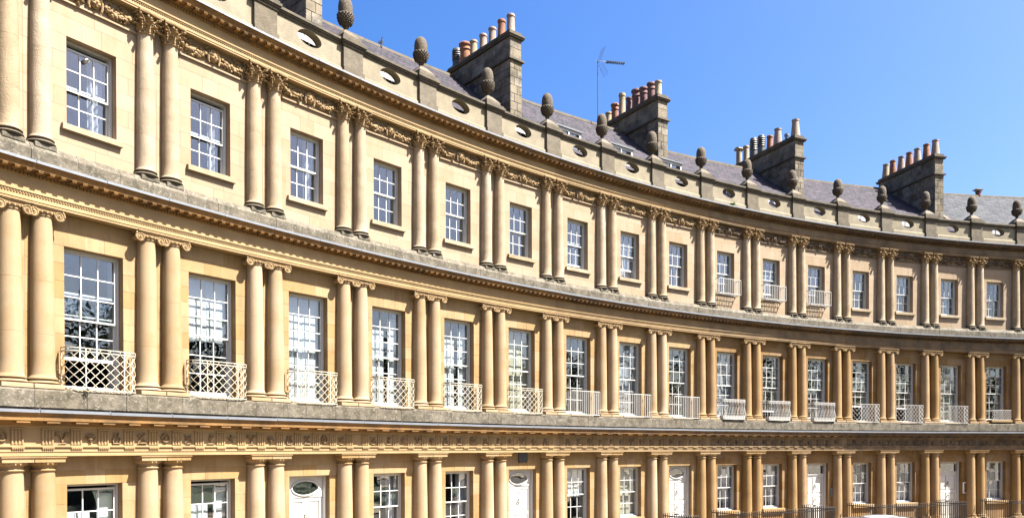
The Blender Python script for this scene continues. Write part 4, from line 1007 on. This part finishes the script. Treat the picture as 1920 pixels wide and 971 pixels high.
# ridge pot with cowl on the far right roof
Wv = FR(17.0, 7.0, 17.05)
rp = put('ridge_pot', MB().lathe([(.17, -.15), (.17, .32), (.2, .34), (.2, .38), (.14, .4)], 14).mesh('ridge_pot', 'ppurple', 40), HF, Wv)
put('pot_cowl', MB().box(-.28, .26, -.2, .2, .46, .52).box(-.2, -.17, -.1, .1, .38, .46).box(.15, .18, -.1, .1, .38, .46).mesh('pot_cowl', 'pwhite'), rp, Wv)
# security camera in the top left window
Wk = bayW(0) @ Matrix.Translation((-.08, .34, 9.30))
scm = put('security_camera', MB().lathe([(.045, 0), (.05, .03), (.05, .13), (.03, .15)], 14, Matrix.Rotation(pi/2, 4, 'X')).mesh('security_camera', 'white', 40), None, Wk, label='small round white security camera fixed in the top left sash window', category='camera')
put('lens', MB().lathe([(.03, 0), (.028, .012), (.012, .016)], 12, Matrix.Translation((0, -.151, 0)) @ Matrix.Rotation(pi/2, 4, 'X')).mesh('lens', 'black'), scm, Wk)
put('bracket', MB().box(-.012, .012, 0, .06, -.012, .012).mesh('bracket', 'white'), scm, Wk)
# weed tuft on the top cornice
def tuft(k, off, z, size, n, label, seed):
    rnd = random.Random(seed); mb = MB()
    for i in range(n):
        a = rnd.uniform(0, 2*pi); l = size*rnd.uniform(.5, 1); e_ = rnd.uniform(.2, 1.3); d = Vector((cos(a)*cos(e_), sin(a)*cos(e_), sin(e_)))*l
        s_ = Vector((-sin(a), cos(a), .2))*l*.16; c = d*rnd.uniform(.5, 1)
        mb.add([tuple(c*.3), tuple(c*.7+s_), tuple(c), tuple(c*.7-s_)], [(0, 1, 2, 3)])
    put('weed', mb.mesh('weed', 'weed'), None, FR(k, off, z), label=label, category='plant')
tuft(9.52, -.25, 11.80, .26, 90, 'bright green weed tuft growing on the top cornice beside a parapet opening', 1)
tuft(.36, -.42, 1.37, .10, 40, 'tiny green weed at the foot of the leftmost lattice guard', 2)

# ------------------------------------------------------------ railings
def railing(ka, kb, label, yf=-2.45):
    W = FR((ka+kb)/2, 0, GZ); r = put('iron_railing', None, None, W, label=label, category='railing', group='black railings round the basement areas')
    ztop = -2.87; pts = [FR(ka, -.40).translation, FR(ka, yf).translation]
    n = int((kb-ka)*6); pts += [FR(ka+(kb-ka)*i/n, yf).translation for i in range(1, n+1)]; pts += [FR(kb, -.40).translation]
    rl = MB()
    for a, b in zip(pts, pts[1:]):
        for z in (ztop-.16, GZ+.12): rl.bar(Vector((a.x, a.y, z)), Vector((b.x, b.y, z)), .03, .045, (0, 0, 1))
    part('rail', rl, 'black', r, world=True)
    me = cached('rbar', lambda: MB().tube([(0, 0, GZ), (0, 0, ztop-.06)], .021, 6).lathe([(.018, ztop-.07), (.032, ztop-.045), (.004, ztop)], 6).mesh('railing_bar', 'black'))
    L = [0]
    for a, b in zip(pts, pts[1:]): L.append(L[-1]+(b-a).length)
    m_ = int(L[-1]/.135); j = 0
    for i in range(m_+1):
        s_ = L[-1]*i/m_
        while j < len(pts)-2 and s_ > L[j+1]: j += 1
        p = pts[j].lerp(pts[j+1], (s_-L[j])/(L[j+1]-L[j])); put('railing_bar', me, r, Matrix.Translation((p.x, p.y, 0)))
    part('kerb_stone', MB().add([tuple(Vector((p.x, p.y, GZ-.01))+q) for p in (pts[1], pts[-2]) for q in (Vector((0, 0, 0)), Vector((.15, 0, 0)), Vector((.15, .1, .04)), Vector((0, .1, .04)))], [(0, 1, 2, 3), (4, 7, 6, 5), (0, 4, 5, 1), (1, 5, 6, 2), (2, 6, 7, 3), (3, 7, 4, 0)]), 'pave', r, world=True) if False else None
for a, b, l in ((0.02, 1.98, 'black iron railing below the frame in front of the house with brass door knocker'), (3.05, 5.0, 'black iron railing between the brass knocker door and the plaque door'), (6.05, 8.0, 'black iron railing left of the white door with dark ring knocker and oval fanlight'),
                (9.0, 11.0, 'black spiked railing under the two windows below the scrolled white guards'), (12.0, 14.0, 'black spiked railing behind the parked cars'), (15.0, 17.0, 'black spiked railing at the bottom right corner')):
    if a > 5: railing(a, b, l)

# ------------------------------------------------------------ cars
def car(k, off, label, paint, zg, L=4.3, Hh=1.45):
    W = FR(k, off, zg); c = put('parked_car', None, None, W, label=label, category='car', group='cars parked by the railings')
    prof = [(-L/2, .35), (-L/2+.03, .75), (-L*.46, .92), (-L*.30, 1.00), (-L*.16, Hh-.07), (-L*.06, Hh), (L*.14, Hh), (L*.28, Hh-.09), (L*.40, 1.02), (L*.47, .95), (L/2, .70), (L/2-.02, .35), (L*.36, .22), (-L*.36, .22)]
    ws = [.78, .84, .86, .86, .66, .62, .62, .66, .84, .84, .80, .78, .80, .80]
    mb = MB(); n = len(prof); vs = []; fs = []
    cols = (-1, -.86, -.4, 0, .4, .86, 1)
    for u in cols:
        for (x, z), w_ in zip(prof, ws):
            dz = .04*(1-u*u) if z > .9 else 0; vs.append((x*(1 if abs(u) < .9 else .985), u*w_, z-(.05 if abs(u) == 1 and z > .9 else 0)+dz))
    for j in range(len(cols)-1):
        for i in range(n): q = (i+1) % n; fs.append((j*n+i, j*n+q, (j+1)*n+q, (j+1)*n+i))
    fs += [tuple(range(n-1, -1, -1)), tuple((len(cols)-1)*n+i for i in range(n))]
    put('body', mb.add(vs, fs).mesh('body', paint, 50), c, W)
    g = MB()
    for s in (-1, 1): g.add([(-L*.27, s*.855, 1.0), (-L*.16, s*.70, Hh-.12), (L*.26, s*.70, Hh-.14), (L*.37, s*.85, 1.02), (-L*.27, s*.83, 1.0), (-L*.16, s*.67, Hh-.12), (L*.26, s*.67, Hh-.14), (L*.37, s*.82, 1.02)], [(0, 1, 2, 3), (4, 7, 6, 5), (0, 4, 5, 1), (1, 5, 6, 2), (2, 6, 7, 3), (3, 7, 4, 0)])
    put('side_glass', g.mesh('side_glass', 'tint'), c, W)
    g = MB()
    for xa, za, xb, zb_ in ((-L*.295, 1.04, -L*.165, Hh-.04), (L*.395, 1.06, L*.285, Hh-.05)):
        g.add([(xa, -.76, za), (xa, .76, za), (xb, .6, zb_), (xb, -.6, zb_), (xa, -.76, za+.02), (xa, .76, za+.02), (xb, .6, zb_+.02), (xb, -.6, zb_+.02)], [(0, 1, 2, 3), (4, 7, 6, 5), (0, 4, 5, 1), (1, 5, 6, 2), (2, 6, 7, 3), (3, 7, 4, 0)])
    put('windscreen', g.mesh('windscreen', 'tint'), c, W)
    for x in (-L*.32, L*.31):
        for s in (-1, 1):
            wh = put('wheel', cached('tyre', lambda: MB().lathe([(.2, -.1), (.3, -.1), (.32, -.06), (.32, .06), (.3, .1), (.2, .1)], 24, Matrix.Rotation(pi/2, 4, 'X')).mesh('wheel', 'rubber', 40)), c, W @ Matrix.Translation((x, s*.76, .32)))
            put('rim', cached('rim', lambda: MB().lathe([(.2, -.09), (.2, .09)], 16, Matrix.Rotation(pi/2, 4, 'X')).mesh('rim', 'steel')), wh, W @ Matrix.Translation((x, s*.765, .32)))
    lm = MB().box(-.02, .02, -.14, .14, -.06, .06)
    for s in (-1, 1):
        put('headlight', lm.mesh('headlight', 'shut'), c, W @ Matrix.Translation((-L*.487, s*.6, .74))); put('tail_light', MB().box(-.02, .02, -.12, .12, -.08, .08).mesh('tail_light', 'terra'), c, W @ Matrix.Translation((L*.487, s*.62, .76)))
    part('roof_trim', MB().tube([(-L*.15, .63, Hh-.04), (-L*.05, .60, Hh+.015), (L*.14, .60, Hh+.015), (L*.28, .64, Hh-.06)], .018, 6).tube([(-L*.15, -.63, Hh-.04), (-L*.05, -.60, Hh+.015), (L*.14, -.60, Hh+.015), (L*.28, -.64, Hh-.06)], .018, 6), 'black', c)
ZR = GZ-.14
car(8.85, -8.4, 'silver parked car whose roof shows low in front of the railings', 'silver', ZR, 4.3, 1.50)
car(10.85, -5.4, 'low white parked car behind the silver one and nearer the railings', 'wcar', ZR, 3.9, 1.13)

# ------------------------------------------------------------ ground
def disc(name, r0, r1, z, mt, n=128, thick=None):
    mb = MB(); vs = []; fs = []
    for i in range(n):
        a = 2*pi*i/n; vs += [(r0*cos(a), r0*sin(a), z), (r1*cos(a), r1*sin(a), z)]
    for i in range(n): q = (i+1) % n; fs.append((2*i, 2*i+1, 2*q+1, 2*q))
    if thick:
        m0 = len(vs); vs += [(x, y, z-thick) for x, y, z in vs]
        for i in range(n): q = (i+1) % n; fs += [(2*i, 2*q, m0+2*q, m0+2*i), (2*i+1, m0+2*i+1, m0+2*q+1, 2*q+1)]
    mb.add(vs, fs); put(name, mb.mesh(name, mt), None, Matrix(), kind='structure')
disc('ground', 1., 900, ZR-.03, 'earth', 96)
disc('road', 44.5, 58.6, ZR, 'road')
disc('pavement', 58.6, 64.6, GZ-.004, 'pave', thick=.14)
disc('inner_pavement', 42.5, 44.5, ZR+.12, 'pave', thick=.12)
disc('lawn', 1., 42.5, ZR+.02, 'lawn')
# trees in the middle of the circus (seen mirrored in the lower panes)
def plane_tree(x, y, hgt, rad, seed, label):
    rnd = random.Random(seed); W = Matrix.Translation((x, y, ZR)); t = put('plane_tree', None, None, W, label=label, category='tree', group='plane trees on the central lawn')
    tk = MB(); tk.tube([(0, 0, -.1), (.1, .05, 2), (-.1, .1, 5), (.1, 0, hgt*.6)], [.75, .5, .42, .2], 10)
    cl = []
    for i in range(9):
        a = 2*pi*i/9+rnd.uniform(-.3, .3); e_ = rnd.uniform(.3, 1.1); L = rad*rnd.uniform(.6, .95); s_ = Vector((0, 0, rnd.uniform(4, hgt*.5)))
        d = Vector((cos(a)*cos(e_), sin(a)*cos(e_), sin(e_)))*L; tk.tube([s_, s_+d*.5+Vector((0, 0, .4)), s_+d], [.2, .12, .04], 6); cl.append(s_+d)
    put('trunk', tk.mesh('trunk', 'bark', 60), t, W)
    for i in range(26):
        a = rnd.uniform(0, 2*pi); r = rad*sqrt(rnd.random())*.9; cl.append(Vector((r*cos(a), r*sin(a), rnd.uniform(hgt*.32, hgt*(.98-.3*(r/rad)**2)))))
    lf = MB()
    for c in cl:
        R = rnd.uniform(1.3, 2.3)
        for i in range(170):
            d = Vector((rnd.gauss(0, 1), rnd.gauss(0, 1), rnd.gauss(0, .8))); d = d.normalized()*R*rnd.random()**.4; p = c+d
            u = Vector((rnd.gauss(0, 1), rnd.gauss(0, 1), rnd.gauss(0, 1))).normalized(); v = u.cross(Vector((rnd.gauss(0, 1), rnd.gauss(0, 1), rnd.gauss(0, 1)))).normalized(); q = .17
            lf.v += [tuple(p-u*q), tuple(p+v*q*.7), tuple(p+u*q), tuple(p-v*q*.7)]; n = len(lf.v); lf.f.append((n-4, n-3, n-2, n-1))
    me = bpy.data.meshes.new('crown'); me.from_pydata(lf.v, [], lf.f); me.materials.append(M_['leaf']); put('crown', me, t, W)
for i, (x, y, h_, r_) in enumerate(((-2, 14, 17, 7.5), (-12, 22, 16, 7), (-6, 32, 15, 6.5), (2, 2, 17, 7.5), (-15, 8, 16, 7), (38, -12, 17, 8), (30, -25, 18, 8), (17, -35, 17, 8), (41, 7, 14, 6), (29, 14, 19, 7.5))):
    plane_tree(x, y, h_, r_, 11+i, ['tall broad plane tree nearest the centre of the lawn', 'round crowned plane tree at the far side of the lawn', 'smaller plane tree towards the left houses', 'tallest plane tree furthest from the left houses', 'plane tree standing behind the others', 'broad plane tree at the lawn edge facing the right hand houses', 'tall plane tree beside the southern lawn edge', 'dense plane tree at the far southern end of the lawn', 'smaller plane tree closest to the right hand houses', 'tall plane tree opposite the numbered house at the left'][i])
